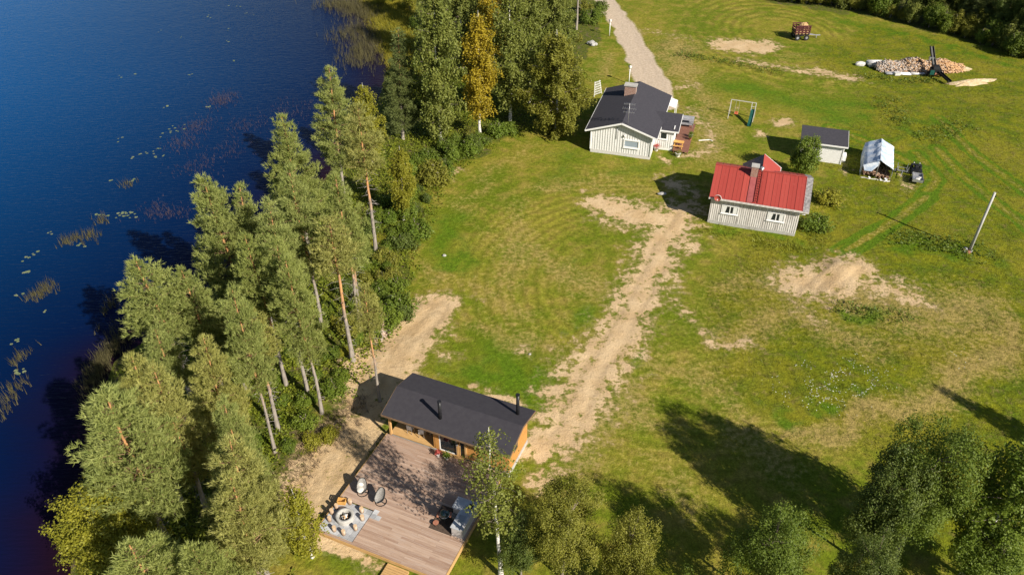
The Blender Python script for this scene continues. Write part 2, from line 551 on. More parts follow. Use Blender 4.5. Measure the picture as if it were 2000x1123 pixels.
def build_ground():
    def axis(lo, hi, st, far):
        mid = np.arange(lo, hi + st * .5, st)
        g = st * 1.35 ** np.arange(1, 40)
        out = np.cumsum(g); out = out[out < far]
        return np.concatenate([lo - out[::-1], mid, hi + out])
    xs = axis(-62, 100, .36, 2500)
    ya = np.arange(20, 72, .28); yb = np.arange(72, 150, .45)
    g = np.cumsum(.5 * 1.35 ** np.arange(1, 40)); g = g[g < 2500]
    ys = np.concatenate([20 - g[::-1], ya, yb, 150 + g])
    X, Y = np.meshgrid(xs, ys)
    Z = ground_z(X, Y)
    wx = X + (vnoise(X, Y, .35, 11) - .5) * 3 + (vnoise(X, Y, 1.1, 12) - .5) * 1.2
    wy = Y + (vnoise(X, Y, .35, 13) - .5) * 3 + (vnoise(X, Y, 1.1, 14) - .5) * 1.2
    lx = X + (wx - X) * .45; ly = Y + (wy - Y) * .45
    sh = X.shape
    dirt = np.zeros(sh); dry = np.zeros(sh); lush = np.zeros(sh); rut = np.zeros(sh)
    for p, w, k in DIRT: dirt = np.maximum(dirt, lane(lx, ly, p, w, k))
    for p, w, k in DRY: dry = np.maximum(dry, lane(wx, wy, p, w, k))
    for p, w, k in LUSH: lush = np.maximum(lush, lane(wx, wy, p, w, k))
    for t in TRACKS:
        d = poly_dist(X, Y, t)
        pair = np.exp(-((d - .8) / .42) ** 2)
        lush = np.maximum(lush, pair * .95)
        dry = np.maximum(dry, np.exp(-(d / .5) ** 2) * .6)
    for t, hw in RUTS:
        d = poly_dist(X + (vnoise(X, Y, .6, 25) - .5) * .5, Y, t)
        rut = np.maximum(rut, np.exp(-((d - hw) / .20) ** 2) * (.45 + .55 * vnoise(X, Y, .5, 26)))
    Z = Z - .05 * rut
    road = lane(X + (vnoise(X, Y, .5, 21) - .5) * .8, Y, ROAD, ROAD_W, 1.0, .9)
    sdv = shore_sd(X, Y)
    forest = np.maximum(poly_field(wx, wy, FOREST, 1.2), poly_field(wx, wy, EDGE_WOOD, 2.0))
    forest = np.maximum(forest, np.clip(.5 + (1.5 - sdv) / 3, 0, 1))
    tall = poly_field(wx, wy, MEADOW, 3.0)
    V = np.stack([X.ravel(), Y.ravel(), Z.ravel()], 1)
    ny, nx = sh
    idx = np.arange(nx * ny).reshape(ny, nx)
    F = np.stack([idx[:-1, :-1].ravel(), idx[:-1, 1:].ravel(), idx[1:, 1:].ravel(), idx[1:, :-1].ravel()], 1)
    A = np.stack([dirt.ravel() * .7, dry.ravel(), lush.ravel(), rut.ravel()], 1)
    B = np.stack([tall.ravel(), forest.ravel(), road.ravel()], 1)
    me = np_mesh('ground', V, F, mats=[ground_mat()], smooth=True, attrs={'mask_a': A, 'mask_b': B})
    tag(link('ground', me), kind='structure')


def ground_mat():
    k = N('ground', .95)
    pos = k.coord('Position')
    def sep(nm):
        x = k.n('ShaderNodeSeparateColor')
        k.put(x.inputs[0], k.attr(nm, 'Color'))
        return x.outputs
    dirt, dry, lush = sep('mask_a')[:3]
    tall, forest, road = sep('mask_b')[:3]
    nL = k.noise(pos, .11, 4); nM = k.noise(pos, .55, 4, .6); nS = k.noise(pos, 2.4, 4, .65); nF = k.noise(pos, 9.0, 3, .7)
    nP = k.noise(pos, 1.1, 6, .72)
    # mown lawn, two tones
    col = k.mix(k.step(k.math('ADD', k.math('MULTIPLY', nL, .6), k.math('MULTIPLY', nM, .4)), .38, .62), (.112, .146, .008), (.205, .186, .022))
    col = k.mix(k.math('MULTIPLY', k.step(nM, .45, .7), .55), col, (.265, .200, .048))
    # mowing rings
    for cx, cy, ex, per, amp, ri, ro in ((14.0, 60.0, 1.0, 1.15, .15, 9.0, 22.0), (44.0, 128.0, .75, 1.5, .20, 5.0, 17.0)):
        v = k.n('ShaderNodeVectorMath', operation='SUBTRACT'); k.put(v.inputs[0], pos); v.inputs[1].default_value = (cx, cy, 0)
        v2 = k.n('ShaderNodeVectorMath', operation='MULTIPLY'); k.put(v2.inputs[0], v.outputs[0]); v2.inputs[1].default_value = (1, ex, 0)
        ln = k.n('ShaderNodeVectorMath', operation='LENGTH'); k.put(ln.inputs[0], v2.outputs[0])
        r = k.math('ADD', ln.outputs['Value'], k.math('MULTIPLY', nM, 1.1))
        w = k.math('SINE', k.math('MULTIPLY', r, 2 * math.pi / per))
        fade = k.math('MULTIPLY', k.step(ln.outputs['Value'], ro + 4, ro - 4), k.step(ln.outputs['Value'], ri - 3, ri + 3))
        ring = k.math('MULTIPLY', k.math('MULTIPLY', w, amp), k.math('MULTIPLY', fade, k.math('SUBTRACT', 1.0, tall)))
        ring = k.math('MULTIPLY', ring, k.step(nL, .25, .6))
        col = k.scale(col, k.math('ADD', 1.0, ring))
    # meadow: yellower, mixed, brownish seed heads
    mcol = k.mix(k.step(nM, .35, .65), (.158, .165, .008), (.082, .120, .006))
    mcol = k.mix(k.math('MULTIPLY', k.step(nL, .45, .66), .55), mcol, (.225, .190, .020))
    mcol = k.mix(k.math('MULTIPLY', k.step(nP, .50, .70), .6), mcol, (.215, .150, .052))
    col = k.mix(k.step(k.math('ADD', tall, k.math('MULTIPLY', k.math('SUBTRACT', nM, .5), .8)), .35, .65), col, mcol)
    # straw and lush
    sdry = k.step(k.math('ADD', dry, k.math('MULTIPLY', k.math('SUBTRACT', nS, .5), 1.3)), .40, .95)
    col = k.mix(k.math('MULTIPLY', sdry, .78), col, (.315, .228, .082))
    slu = k.step(k.math('ADD', lush, k.math('MULTIPLY', k.math('SUBTRACT', nM, .5), 1.2)), .40, .85)
    col = k.mix(k.math('MULTIPLY', slu, .9), col, (.074, .140, .005))
    # blade grain
    g1 = k.lin(nF, .52, 1.48, .2, .8)
    g2 = k.lin(nS, .62, 1.38, .25, .75)
    col = k.scale(col, k.math('MULTIPLY', g1, g2))
    # forest floor
    fcol = k.mix(k.step(nS, .35, .65), (.060, .085, .012), (.12, .125, .018))
    fcol = k.mix(k.step(nP, .5, .66), fcol, (.13, .095, .055))
    fcol = k.scale(fcol, g1)
    col = k.mix(k.step(k.math('ADD', forest, k.math('MULTIPLY', k.math('SUBTRACT', nS, .5), .7)), .38, .62), col, fcol)
    # bare sandy soil
    dcol = k.mix(k.step(nM, .3, .7), (.48, .328, .172), (.60, .445, .265))
    dcol = k.mix(k.math('MULTIPLY', k.step(nP, .50, .68), .55), dcol, (.33, .215, .11))
    dcol = k.scale(dcol, k.lin(nF, .80, 1.2, .2, .8))
    rutv = k.attr('mask_a', 'Alpha')
    dcol = k.scale(dcol, k.lin(rutv, 1.0, .70))
    dm = k.math('ADD', dirt, k.math('MULTIPLY', k.math('SUBTRACT', nP, .5), 1.05))
    dm = k.math('ADD', dm, k.math('MULTIPLY', k.math('SUBTRACT', nM, .5), .45))
    dm = k.math('ADD', dm, k.math('MULTIPLY', k.math('SUBTRACT', nS, .5), .35))
    dmask = k.step(dm, .36, .50)
    halo = k.math('MULTIPLY', k.step(dm, .20, .42), .45)
    col = k.mix(halo, col, (.27, .21, .095))
    col = k.mix(dmask, col, dcol)
    # gravel road
    rcol = k.mix(k.step(nS, .3, .7), (.44, .345, .25), (.55, .445, .335))
    rcol = k.scale(rcol, k.lin(nF, .85, 1.15, .2, .8))
    rm = k.step(k.math('ADD', road, k.math('MULTIPLY', k.math('SUBTRACT', nS, .5), .28)), .36, .66)
    col = k.mix(rm, col, rcol)
    h = k.math('ADD', k.math('MULTIPLY', nF, .55), nS)
    bs = k.lin(k.math('ADD', tall, forest), .09, .16)
    b = k.n('ShaderNodeBump'); b.inputs['Strength'].default_value = .8
    k.put(b.inputs['Distance'], bs); k.put(b.inputs['Height'], h)
    k.bsdf(col, .95, 0, b.outputs[0], .1)
    return k.m


def build_lake():
    xs = np.concatenate([np.linspace(-2500, -160, 30), np.arange(-158, 8, 1.0)])
    ys = np.concatenate([np.linspace(-300, 18, 20), np.arange(19, 175, 1.0), np.linspace(180, 2500, 25)])
    X, Y = np.meshgrid(xs, ys)
    sdw = np.minimum(shore_sd(X, Y), 0)
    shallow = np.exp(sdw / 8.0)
    deep = np.clip(-sdw / 78.0, 0, 1) ** 1.25  # grows with distance offshore; drives the sky reflection painted into the water colour
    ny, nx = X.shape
    idx = np.arange(nx * ny).reshape(ny, nx)
    F = np.stack([idx[:-1, :-1].ravel(), idx[:-1, 1:].ravel(), idx[1:, 1:].ravel(), idx[1:, :-1].ravel()], 1)
    V = np.stack([X.ravel(), Y.ravel(), np.full(X.size, WATER_Z)], 1)
    k = N('lake_water', .06)
    pos = k.coord('Position')
    sh = k.attr('shallow')
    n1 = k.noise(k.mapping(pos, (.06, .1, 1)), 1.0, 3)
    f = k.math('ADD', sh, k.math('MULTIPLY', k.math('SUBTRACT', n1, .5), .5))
    dp = k.mix(k.attr('deep'), (.0008, .0036, .030), (.0012, .085, .270))  # dark near shore, brighter blue far out like mirrored sky
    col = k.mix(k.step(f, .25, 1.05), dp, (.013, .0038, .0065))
    wv = k.mapping(pos, (.55, 2.6, 1), (0, 0, R(4)))
    h = k.math('ADD', k.noise(wv, 1.5, 3, .6), k.math('MULTIPLY', k.noise(pos, .5, 2), .5))
    nb = k.bump(h, .6, .10)
    k.bsdf(col, .08, 0, nb, .05)
    me = np_mesh('lake', V, F, mats=[k.m], attrs={'shallow': shallow.ravel(), 'deep': deep.ravel()})
    tag(link('lake', me), kind='structure')


build_ground()
build_lake()

# ================================================================ TREES AND SHRUBS
M = {}
def mat_bark(name, low, high, split=.4, blotch=None, bl_scale=3.0, stretch=(1, 1, .35), thr=.58):
    k = N(name, .9)
    g = k.n('ShaderNodeSeparateXYZ'); k.put(g.inputs[0], k.coord('Generated'))
    n = k.noise(k.mapping(k.coord('Object'), stretch), 5.0, 4)
    f = k.step(k.math('ADD', g.outputs[2], k.math('MULTIPLY', k.math('SUBTRACT', n, .5), .3)), split - .12, split + .12)
    col = k.mix(f, low, high)
    col = k.scale(col, k.lin(n, .65, 1.35, .25, .75))
    limb = k.attr('tint')
    if blotch:
        b = k.noise(k.mapping(k.coord('Object'), (1, 1, 2.2)), bl_scale, 3, .6)
        col = k.mix(k.step(b, thr, thr + .08), col, blotch)
    col = k.mix(limb, col, (.15, .105, .075))
    k.bsdf(col, .9, 0, k.bump(n, .5, .03), .2)
    return k.m
M['pine_bark'] = mat_bark('pine_bark', (.27, .235, .20), (.46, .235, .10), .42)
M['birch_bark'] = mat_bark('birch_bark', (.62, .59, .55), (.66, .63, .58), .3, (.06, .05, .045), 3.2)
M['grey_bark'] = mat_bark('grey_bark', (.21, .185, .15), (.24, .21, .16), .5)
M['dead_wood'] = mat_noisy('dead_wood', (.30, .27, .24), (.42, .38, .34), 8)
M['pine_needles'] = mat_leaf('pine_needles', (.160, .205, .052), (.46, .485, .165), (.29, .325, .075), .36, .5)
M['pine_needles_warm'] = mat_leaf('pine_needles_warm', (.205, .220, .056), (.52, .50, .165), (.37, .36, .09), .36, .5)
M['spruce_needles'] = mat_leaf('spruce_needles', (.090, .125, .038), (.24, .27, .09), (.15, .18, .05), .3, .4)
M['birch_leaves'] = mat_leaf('birch_leaves', (.105, .140, .024), (.27, .285, .065), (.19, .21, .035), .36, .5)
M['olive_leaves'] = mat_leaf('olive_leaves', (.125, .140, .018), (.30, .285, .048), (.24, .23, .03), .36, .4)
M['yellow_leaves'] = mat_leaf('yellow_leaves', (.20, .180, .018), (.50, .37, .030), (.38, .29, .02), .36, .4)
M['yellowgreen_leaves'] = mat_leaf('yellowgreen_leaves', (.165, .175, .018), (.36, .33, .038), (.26, .26, .02), .36, .3)
M['green_leaves'] = mat_leaf('green_leaves', (.065, .112, .011), (.185, .235, .034), (.13, .175, .022), .34, .4)
M['bright_leaves'] = mat_leaf('bright_leaves', (.075, .135, .012), (.19, .25, .035), (.17, .20, .02), .34, .5)
M['dark_leaves'] = mat_leaf('dark_leaves', (.060, .095, .016), (.165, .20, .042), (.105, .14, .025), .32, .4)
M['grass_blades'] = mat_leaf('grass_blades', (.13, .165, .015), (.245, .225, .045), (.16, .16, .02), .3, 0)
M['forest_herbs'] = mat_leaf('forest_herbs', (.095, .150, .010), (.25, .265, .026), (.16, .16, .02), .32, 0)
M['marsh_blades'] = mat_leaf('marsh_blades', (.19, .18, .015), (.36, .31, .035), (.2, .2, .05), .3, 0)
M['brush_twigs'] = mat_leaf('brush_twigs', (.11, .075, .045), (.22, .155, .095), (.2, .2, .05), .1, 0)
M['reed_blades'] = mat_leaf('reed_blades', (.085, .08, .038), (.18, .155, .07), (.2, .2, .05), .3, 0)


def unit(v):
    return v / (np.linalg.norm(v, axis=-1, keepdims=True) + 1e-9)


def rdir(rng, n):
    return unit(rng.normal(size=(n, 3)))


def blades_geo(rng, P, D, L, W):
    n = len(P)
    S = unit(np.cross(D, rdir(rng, n))) * (np.asarray(W).reshape(-1, 1) if np.ndim(W) else W) * .5
    V = np.empty((n, 3, 3))
    V[:, 0] = P - S; V[:, 1] = P + S; V[:, 2] = P + D * np.asarray(L).reshape(-1, 1)
    return V.reshape(-1, 3), np.arange(3 * n).reshape(n, 3)


def leaves_geo(rng, P, Nn, S, asp=.6):
    n = len(P)
    T = unit(np.cross(Nn, rdir(rng, n))); B = np.cross(Nn, T)
    S = np.asarray(S).reshape(-1, 1)
    V = np.empty((n, 4, 3))
    V[:, 0] = P + T * S; V[:, 1] = P + B * S * asp; V[:, 2] = P - T * S; V[:, 3] = P - B * S * asp
    return V.reshape(-1, 3), np.arange(4 * n).reshape(n, 4)


def tube_geo(pts, rad, n):
    pts = np.asarray(pts, float); m = len(pts)
    V = []; F = []
    a = np.arange(n) * 2 * math.pi / n
    for i in range(m):
        d = pts[min(i + 1, m - 1)] - pts[max(i - 1, 0)]
        d = d / (np.linalg.norm(d) + 1e-9)
        u = np.array([1., 0, 0]) if abs(d[2]) > .9 else np.array([0, 0, 1.])
        s = np.cross(d, u); s /= np.linalg.norm(s); t = np.cross(d, s)
        V.append(pts[i] + rad[i] * (np.outer(np.cos(a), s) + np.outer(np.sin(a), t)))
    for i in range(m - 1):
        for j in range(n):
            F.append((i * n + j, i * n + (j + 1) % n, (i + 1) * n + (j + 1) % n, (i + 1) * n + j))
    return np.concatenate(V), np.array(F)


class Geo:
    def __init__(self): self.V = []; self.F = []; self.T = []; self.n = 0
    def add(self, V, F, t=0.0):
        self.V.append(V); self.F.append(F + self.n); self.n += len(V)
        self.T.append(np.full(len(V), t) if np.ndim(t) == 0 else t)
    def mesh(self, name, mat, smooth=False):
        return np_mesh(name, np.concatenate(self.V), np.concatenate(self.F), np.concatenate(self.T) if self.T else None, [mat], smooth=smooth)


def limb_pts(z0, az, el, L, bend, rng, n=4, origin=(0, 0)):
    s = np.linspace(0, 1, n)
    out = np.array([math.cos(az), math.sin(az)])
    r = L * s * math.cos(el); z = z0 + L * (s * math.sin(el) + bend * s * s)
    P = np.stack([origin[0] + out[0] * r, origin[1] + out[1] * r, z], 1)
    P[1:] += rng.normal(size=(n - 1, 3)) * .04 * L
    return P


def interp(P, s):
    x = np.linspace(0, 1, len(P))
    return np.stack([np.interp(s, x, P[:, i]) for i in range(3)], -1)


def trunk_line(h, lean, wob, rng, n=9):
    z = np.linspace(0, h, n)
    return np.stack([lean[0] * z / h + np.cumsum(rng.normal(size=n) * wob), lean[1] * z / h + np.cumsum(rng.normal(size=n) * wob), z - .25 * (z == 0)], 1)


def make_pine(seed, h, r, frac, dense=1.0, spruce=False):
    rng = np.random.default_rng(seed)
    T = Geo(); Cn = Geo(); Dd = Geo()
    line = trunk_line(h, (rng.normal() * .3, rng.normal() * .3), .05, rng)
    rb = .105 + h * .0055
    T.add(*tube_geo(line, np.linspace(rb, .03, len(line)) * np.array([1.35] + [1] * (len(line) - 1)), 8))
    zb = h * frac
    z = zb; az = rng.uniform(0, 6.28)
    CP = []; CR = []; CD = []
    while z < h - .25:
        t = (z - zb) / (h - zb)
        if spruce: prof = (1 - t) ** .85 * min(1, .6 + 3 * t) + .05
        else: prof = min(1, .62 + 2.2 * t) * (1 - t ** 1.55) ** .9 + .05
        nl = rng.integers(4, 6) if t < .85 else 4
        for i in range(nl):
            az += 2 * math.pi / nl + rng.normal() * .35
            L = max(.35, r * prof * rng.uniform(.62, 1.12))
            el = R(-12 + 30 * t) if spruce else R(2 + 42 * t + rng.normal() * 8)
            P = limb_pts(z + rng.normal() * .12, az, el, L, .08 if not spruce else -.08, rng, 4, interp(line, z / h)[:2])
            T.add(*tube_geo(P, np.linspace(.022 + .012 * L, .008, 4), 3), .75)
            k = max(1, int(round(L / (.5 if not spruce else .42))))
            d = unit(P[-1] - P[0])
            side = np.array([-d[1], d[0], 0])
            for s in np.linspace(.42, 1.0, k) if k > 1 else [1.0]:
                c = interp(P, s)
                for q in range(2 if s > .5 and L > .9 else 1):
                    off = side * rng.normal() * .34 * L * (1.15 - .6 * s) * (.8 if not spruce else .6)
                    CP.append(c + off + rng.normal(size=3) * .08); CR.append(rng.uniform(.30, .46) * (1 if not spruce else .85)); CD.append(d)
        z += rng.uniform(.36, .52) * (1.0 if not spruce else .85)
    CP.append(line[-1] + np.array([0, 0, -.1])); CR.append(.3); CD.append(np.array([0, 0, 1.]))
    CP = np.array(CP); CR = np.array(CR); CD = np.array(CD)
    nt = int(10 * dense)
    n = len(CP)
    q = rng.normal(size=(n, nt, 3)); q = q / np.linalg.norm(q, axis=2, keepdims=True) * rng.random((n, nt, 1)) ** .5
    TP = CP[:, None] + q * CR[:, None, None] * np.array([1.1, 1.1, .55])
    up = np.array([0, 0, .75 if not spruce else .2])
    TD = unit(CD[:, None] * .45 + up + q * .55 + rng.normal(size=(n, nt, 3)) * .25)
    nb = 8
    BP = np.repeat(TP.reshape(-1, 3), nb, 0)
    BD = unit(np.repeat(TD.reshape(-1, 3), nb, 0) + rng.normal(size=(len(BP), 3)) * .42)
    L = rng.uniform(.20, .42, len(BP)); W = rng.uniform(.032, .062, len(BP))
    V, F = blades_geo(rng, BP, BD, L, W)
    tint = np.clip(np.repeat(rng.random(n), nt * nb) * .55 + np.repeat(rng.random(n * nt), nb) * .3 + rng.random(len(BP)) * .25 - .05, 0, 1)
    Cn.add(V, F, np.repeat(tint, 3))
    # dead lower snags
    zz = h * .10
    while zz < zb + .5:
        for i in range(rng.integers(1, 4)):
            P = limb_pts(zz, rng.uniform(0, 6.28), R(rng.uniform(-20, 15)), rng.uniform(.4, 1.3) * (.4 + .6 * min(1, zz / zb)), -.15, rng, 3, interp(line, zz / h)[:2])
            Dd.add(*tube_geo(P, [.02, .014, .006], 3))
            if rng.random() < .6:
                P2 = limb_pts(P[1][2], rng.uniform(0, 6.28), R(rng.uniform(-25, 25)), rng.uniform(.25, .6), -.1, rng, 3, P[1][:2])
                Dd.add(*tube_geo(P2, [.013, .009, .004], 3))
        zz += rng.uniform(.25, .6)
    if Dd.n == 0:
        Dd = None
    return dict(trunk=T, crown=Cn, dead=Dd, h=h, r=r, bark='pine_bark', seed=seed)


def make_birch(seed, h, r, frac, dense=1.0, droop=1.0, lean=(0, 0), leaf=.105, wide=.38):
    rng = np.random.default_rng(seed)
    T = Geo(); Cn = Geo()
    line = trunk_line(h, lean, .06, rng, 10)
    rb = .07 + h * .0065
    T.add(*tube_geo(line, np.linspace(rb, .015, len(line)) * np.array([1.3] + [1] * (len(line) - 1)), 8))
    zb = h * frac
    nl = int(56 * (1 - frac) * h / 11)
    LP = []; LN = []; TT = []
    az = 0
    for i in range(nl):
        t = (i + rng.random() * .8) / nl
        z = zb + (h * .97 - zb) * t
        az += 2.399 + rng.normal() * .4
        pr = (min(1, (t + .12) / (wide + .12)) ** .7) * (max(0, 1 - t) ** .45 if t > wide else (1 - wide) ** .45) / (1 - wide) ** .45
        L = max(.4, r * pr * rng.uniform(.7, 1.12))
        P = limb_pts(z - L * .35, az, R(rng.uniform(28, 52)), L * 1.15, -.22 * droop, rng, 5, interp(line, max(0, z - L * .35) / h)[:2])
        T.add(*tube_geo(P, np.linspace(.018 + .012 * L, .006, 5), 3), .85)
        k = int(L / .30) + 2
        for s in np.linspace(.30, 1.0, k):
            c = interp(P, s)
            base_t = rng.random()
            for q in range(int(rng.integers(3, 7) * dense + .5)):
                st = c + rng.normal(size=3) * np.array([.26, .26, .14])
                ln = rng.uniform(.35, 1.15) * droop
                m = max(3, int(ln / .075))
                u = np.linspace(0, 1, m)[:, None]
                drift = rng.normal(size=3) * .18; drift[2] = 0
                p = st + u * (np.array([0, 0, -ln]) + drift) + rng.normal(size=(m, 3)) * .06
                LP.append(p)
                nn = rng.normal(size=(m, 3)) * .8 + np.array([0, 0, .5]) + .5 * np.array([math.cos(az), math.sin(az), 0])
                LN.append(unit(nn)); TT.append(np.clip(base_t * .5 + rng.random() * .25 + rng.random(m) * .3 - .02, 0, 1))
    LP = np.concatenate(LP); LN = np.concatenate(LN); TT = np.concatenate(TT)
    V, F = leaves_geo(rng, LP, LN, rng.uniform(.7, 1.25, len(LP)) * leaf, .62)
    Cn.add(V, F, np.repeat(TT, 4))
    return dict(trunk=T, crown=Cn, dead=None, h=h, r=r, bark='birch_bark', seed=seed)


def make_broad(seed, h, r, frac, nclump, nleaf, leaf=.11, rc=.6, lobes=5, lumpy=.3, stems=1):
    rng = np.random.default_rng(seed)
    T = Geo(); Cn = Geo()
    zb = h * frac; cz = (zb + h) / 2; rz = (h - zb) / 2
    ld = rdir(rng, lobes); 
    d = rdir(rng, nclump)
    d[:, 2] = np.where(d[:, 2] < -.3, d[:, 2] * .6, d[:, 2]); d = unit(d)
    bump = np.max(np.clip(d @ ld.T, 0, 1) ** 3, axis=1)
    rad = (rng.random(nclump) ** .38) * (1 - lumpy + lumpy * 1.25 * bump)
    CP = np.array([0, 0, cz]) + d * rad[:, None] * np.array([r, r, rz])
    for sidx in range(stems):
        lean = rng.normal(size=2) * (.1 if stems == 1 else .25) * r
        line = trunk_line(h * .82, lean, .04, rng, 7)
        T.add(*tube_geo(line, np.linspace(.05 + h * .009 / stems, .012, 7) * np.array([1.3, 1, 1, 1, 1, 1, 1]), 7))
        for i in range(sidx, nclump, max(1, int(nclump / 45)) * stems):
            z0 = max(.1, CP[i][2] - np.hypot(*CP[i][:2]) * .8) ; z0 = min(z0, h * .75)
            a = interp(line, z0 / (h * .82)); b = CP[i]
            mid = (a + b) / 2 + np.array([0, 0, -.08 * r])
            T.add(*tube_geo(np.array([a, mid, b]), [.014 + .012 * r, .012 + .006 * r, .006], 3), .6)
    n = nclump
    q = rng.normal(size=(n, nleaf, 3)); q = q / np.linalg.norm(q, axis=2, keepdims=True) * rng.random((n, nleaf, 1)) ** .45
    crs = rc * rng.uniform(.7, 1.25, (n, 1, 1))
    LP = (CP[:, None] + q * crs * np.array([1, 1, .95]) - np.array([0, 0, 1.]) * (rng.random((n, nleaf, 1)) ** 2.5) * crs * 1.3).reshape(-1, 3)
    LN = unit((q * .8 + d[:, None] * .4 + np.array([0, 0, .45]) + rng.normal(size=q.shape) * .55).reshape(-1, 3))
    keep = LP[:, 2] > .05
    tint = np.clip(np.repeat(rng.random(n), nleaf) * .5 + rng.random(n * nleaf) * .5, 0, 1)
    LP, LN, tint = LP[keep], LN[keep], tint[keep]
    V, F = leaves_geo(rng, LP, LN, rng.uniform(.7, 1.3, len(LP)) * leaf, .6)
    Cn.add(V, F, np.repeat(tint, 4))
    return dict(trunk=T, crown=Cn, dead=None, h=h, r=r, bark='grey_bark', seed=seed)


MESHES = {}
def proto_mesh(p, part, mat):
    key = (id(p), part, mat)
    if key not in MESHES:
        MESHES[key] = p[part].mesh({'trunk': 'trunk', 'crown': 'crown', 'dead': 'dead_branches'}[part], M[mat], smooth=(part == 'trunk'))
    return MESHES[key]


def plant(name, p, pos, leafmat, label, cat, group=None, rr=None, rot=None, bark=None, crown_name='crown', trunk=True, lean=None):
    """a tree or shrub from a prototype; pos = (x, y, height), rr = crown radius"""
    x, y, h = pos
    z = float(ground_z(np.array([x]), np.array([y]))[0])
    sz = h / p['h']; sx = (rr / p['r']) if rr else sz
    rg = random.Random(int(x * 131 + y * 977))
    o = thing(name, label, cat, (x, y, max(z, WATER_Z) - .04), rot if rot is not None else rg.uniform(0, 6.28), group)
    o.scale = (sx, sx, sz)
    if lean:
        o.rotation_euler = (lean[0], lean[1], o.rotation_euler[2])
    if trunk:
        link('trunk', proto_mesh(p, 'trunk', bark or p['bark']), o)
    link(crown_name, proto_mesh(p, 'crown', leafmat), o)
    if p['dead'] is not None:
        tag(link('dead_branches', proto_mesh(p, 'dead', 'dead_wood'), o), kind='stuff')
    return o

PF = [make_pine(11, 15, 2.7, .22), make_pine(12, 15, 2.5, .30), make_pine(13, 15, 2.9, .28)]       # full crowns
PM = [make_pine(21, 15, 2.2, .42), make_pine(22, 15, 2.1, .48), make_pine(23, 15, 2.4, .45)]       # half bare trunks
PH = [make_pine(31, 15, 2.0, .60), make_pine(32, 15, 1.7, .66)]                                    # long bare trunks
SP = make_pine(41, 14, 2.5, .16, 1.0, True)
BI = [make_birch(51, 14, 3.0, .12, 1.0, 1.1), make_birch(52, 14, 2.7, .18), make_birch(53, 13, 3.6, .05, 1.2, 1.15, (0, 0), .105, .34), make_birch(54, 14, 2.3, .22)]
BS = make_birch(56, 13.5, 2.1, .36, .62, .75, (0, 0), .085, .45)
BY = make_birch(57, 7.0, 1.3, .16, 1.6, .7, (0, 0), .08)
BR = [make_broad(61, 14, 3.9, .10, 420, 105, .078, .66, 9, .5), make_broad(62, 11, 3.8, .10, 380, 100, .075, .62, 8, .5), make_broad(63, 10, 2.8, .08, 300, 95, .075, .52, 8, .45)]
SHR = [make_broad(70 + i, 1.6, 1.0, .02, 34, 60, .075, .34, 4, .35, 3) for i in range(4)]
BUSHTREE = make_broad(80, 5.3, 1.75, .03, 190, 75, .085, .45, 5, .25, 2)
WIL = [make_broad(85 + i, 4.0, 1.3, .02, 90, 60, .085, .42, 5, .35, 4) for i in range(3)]

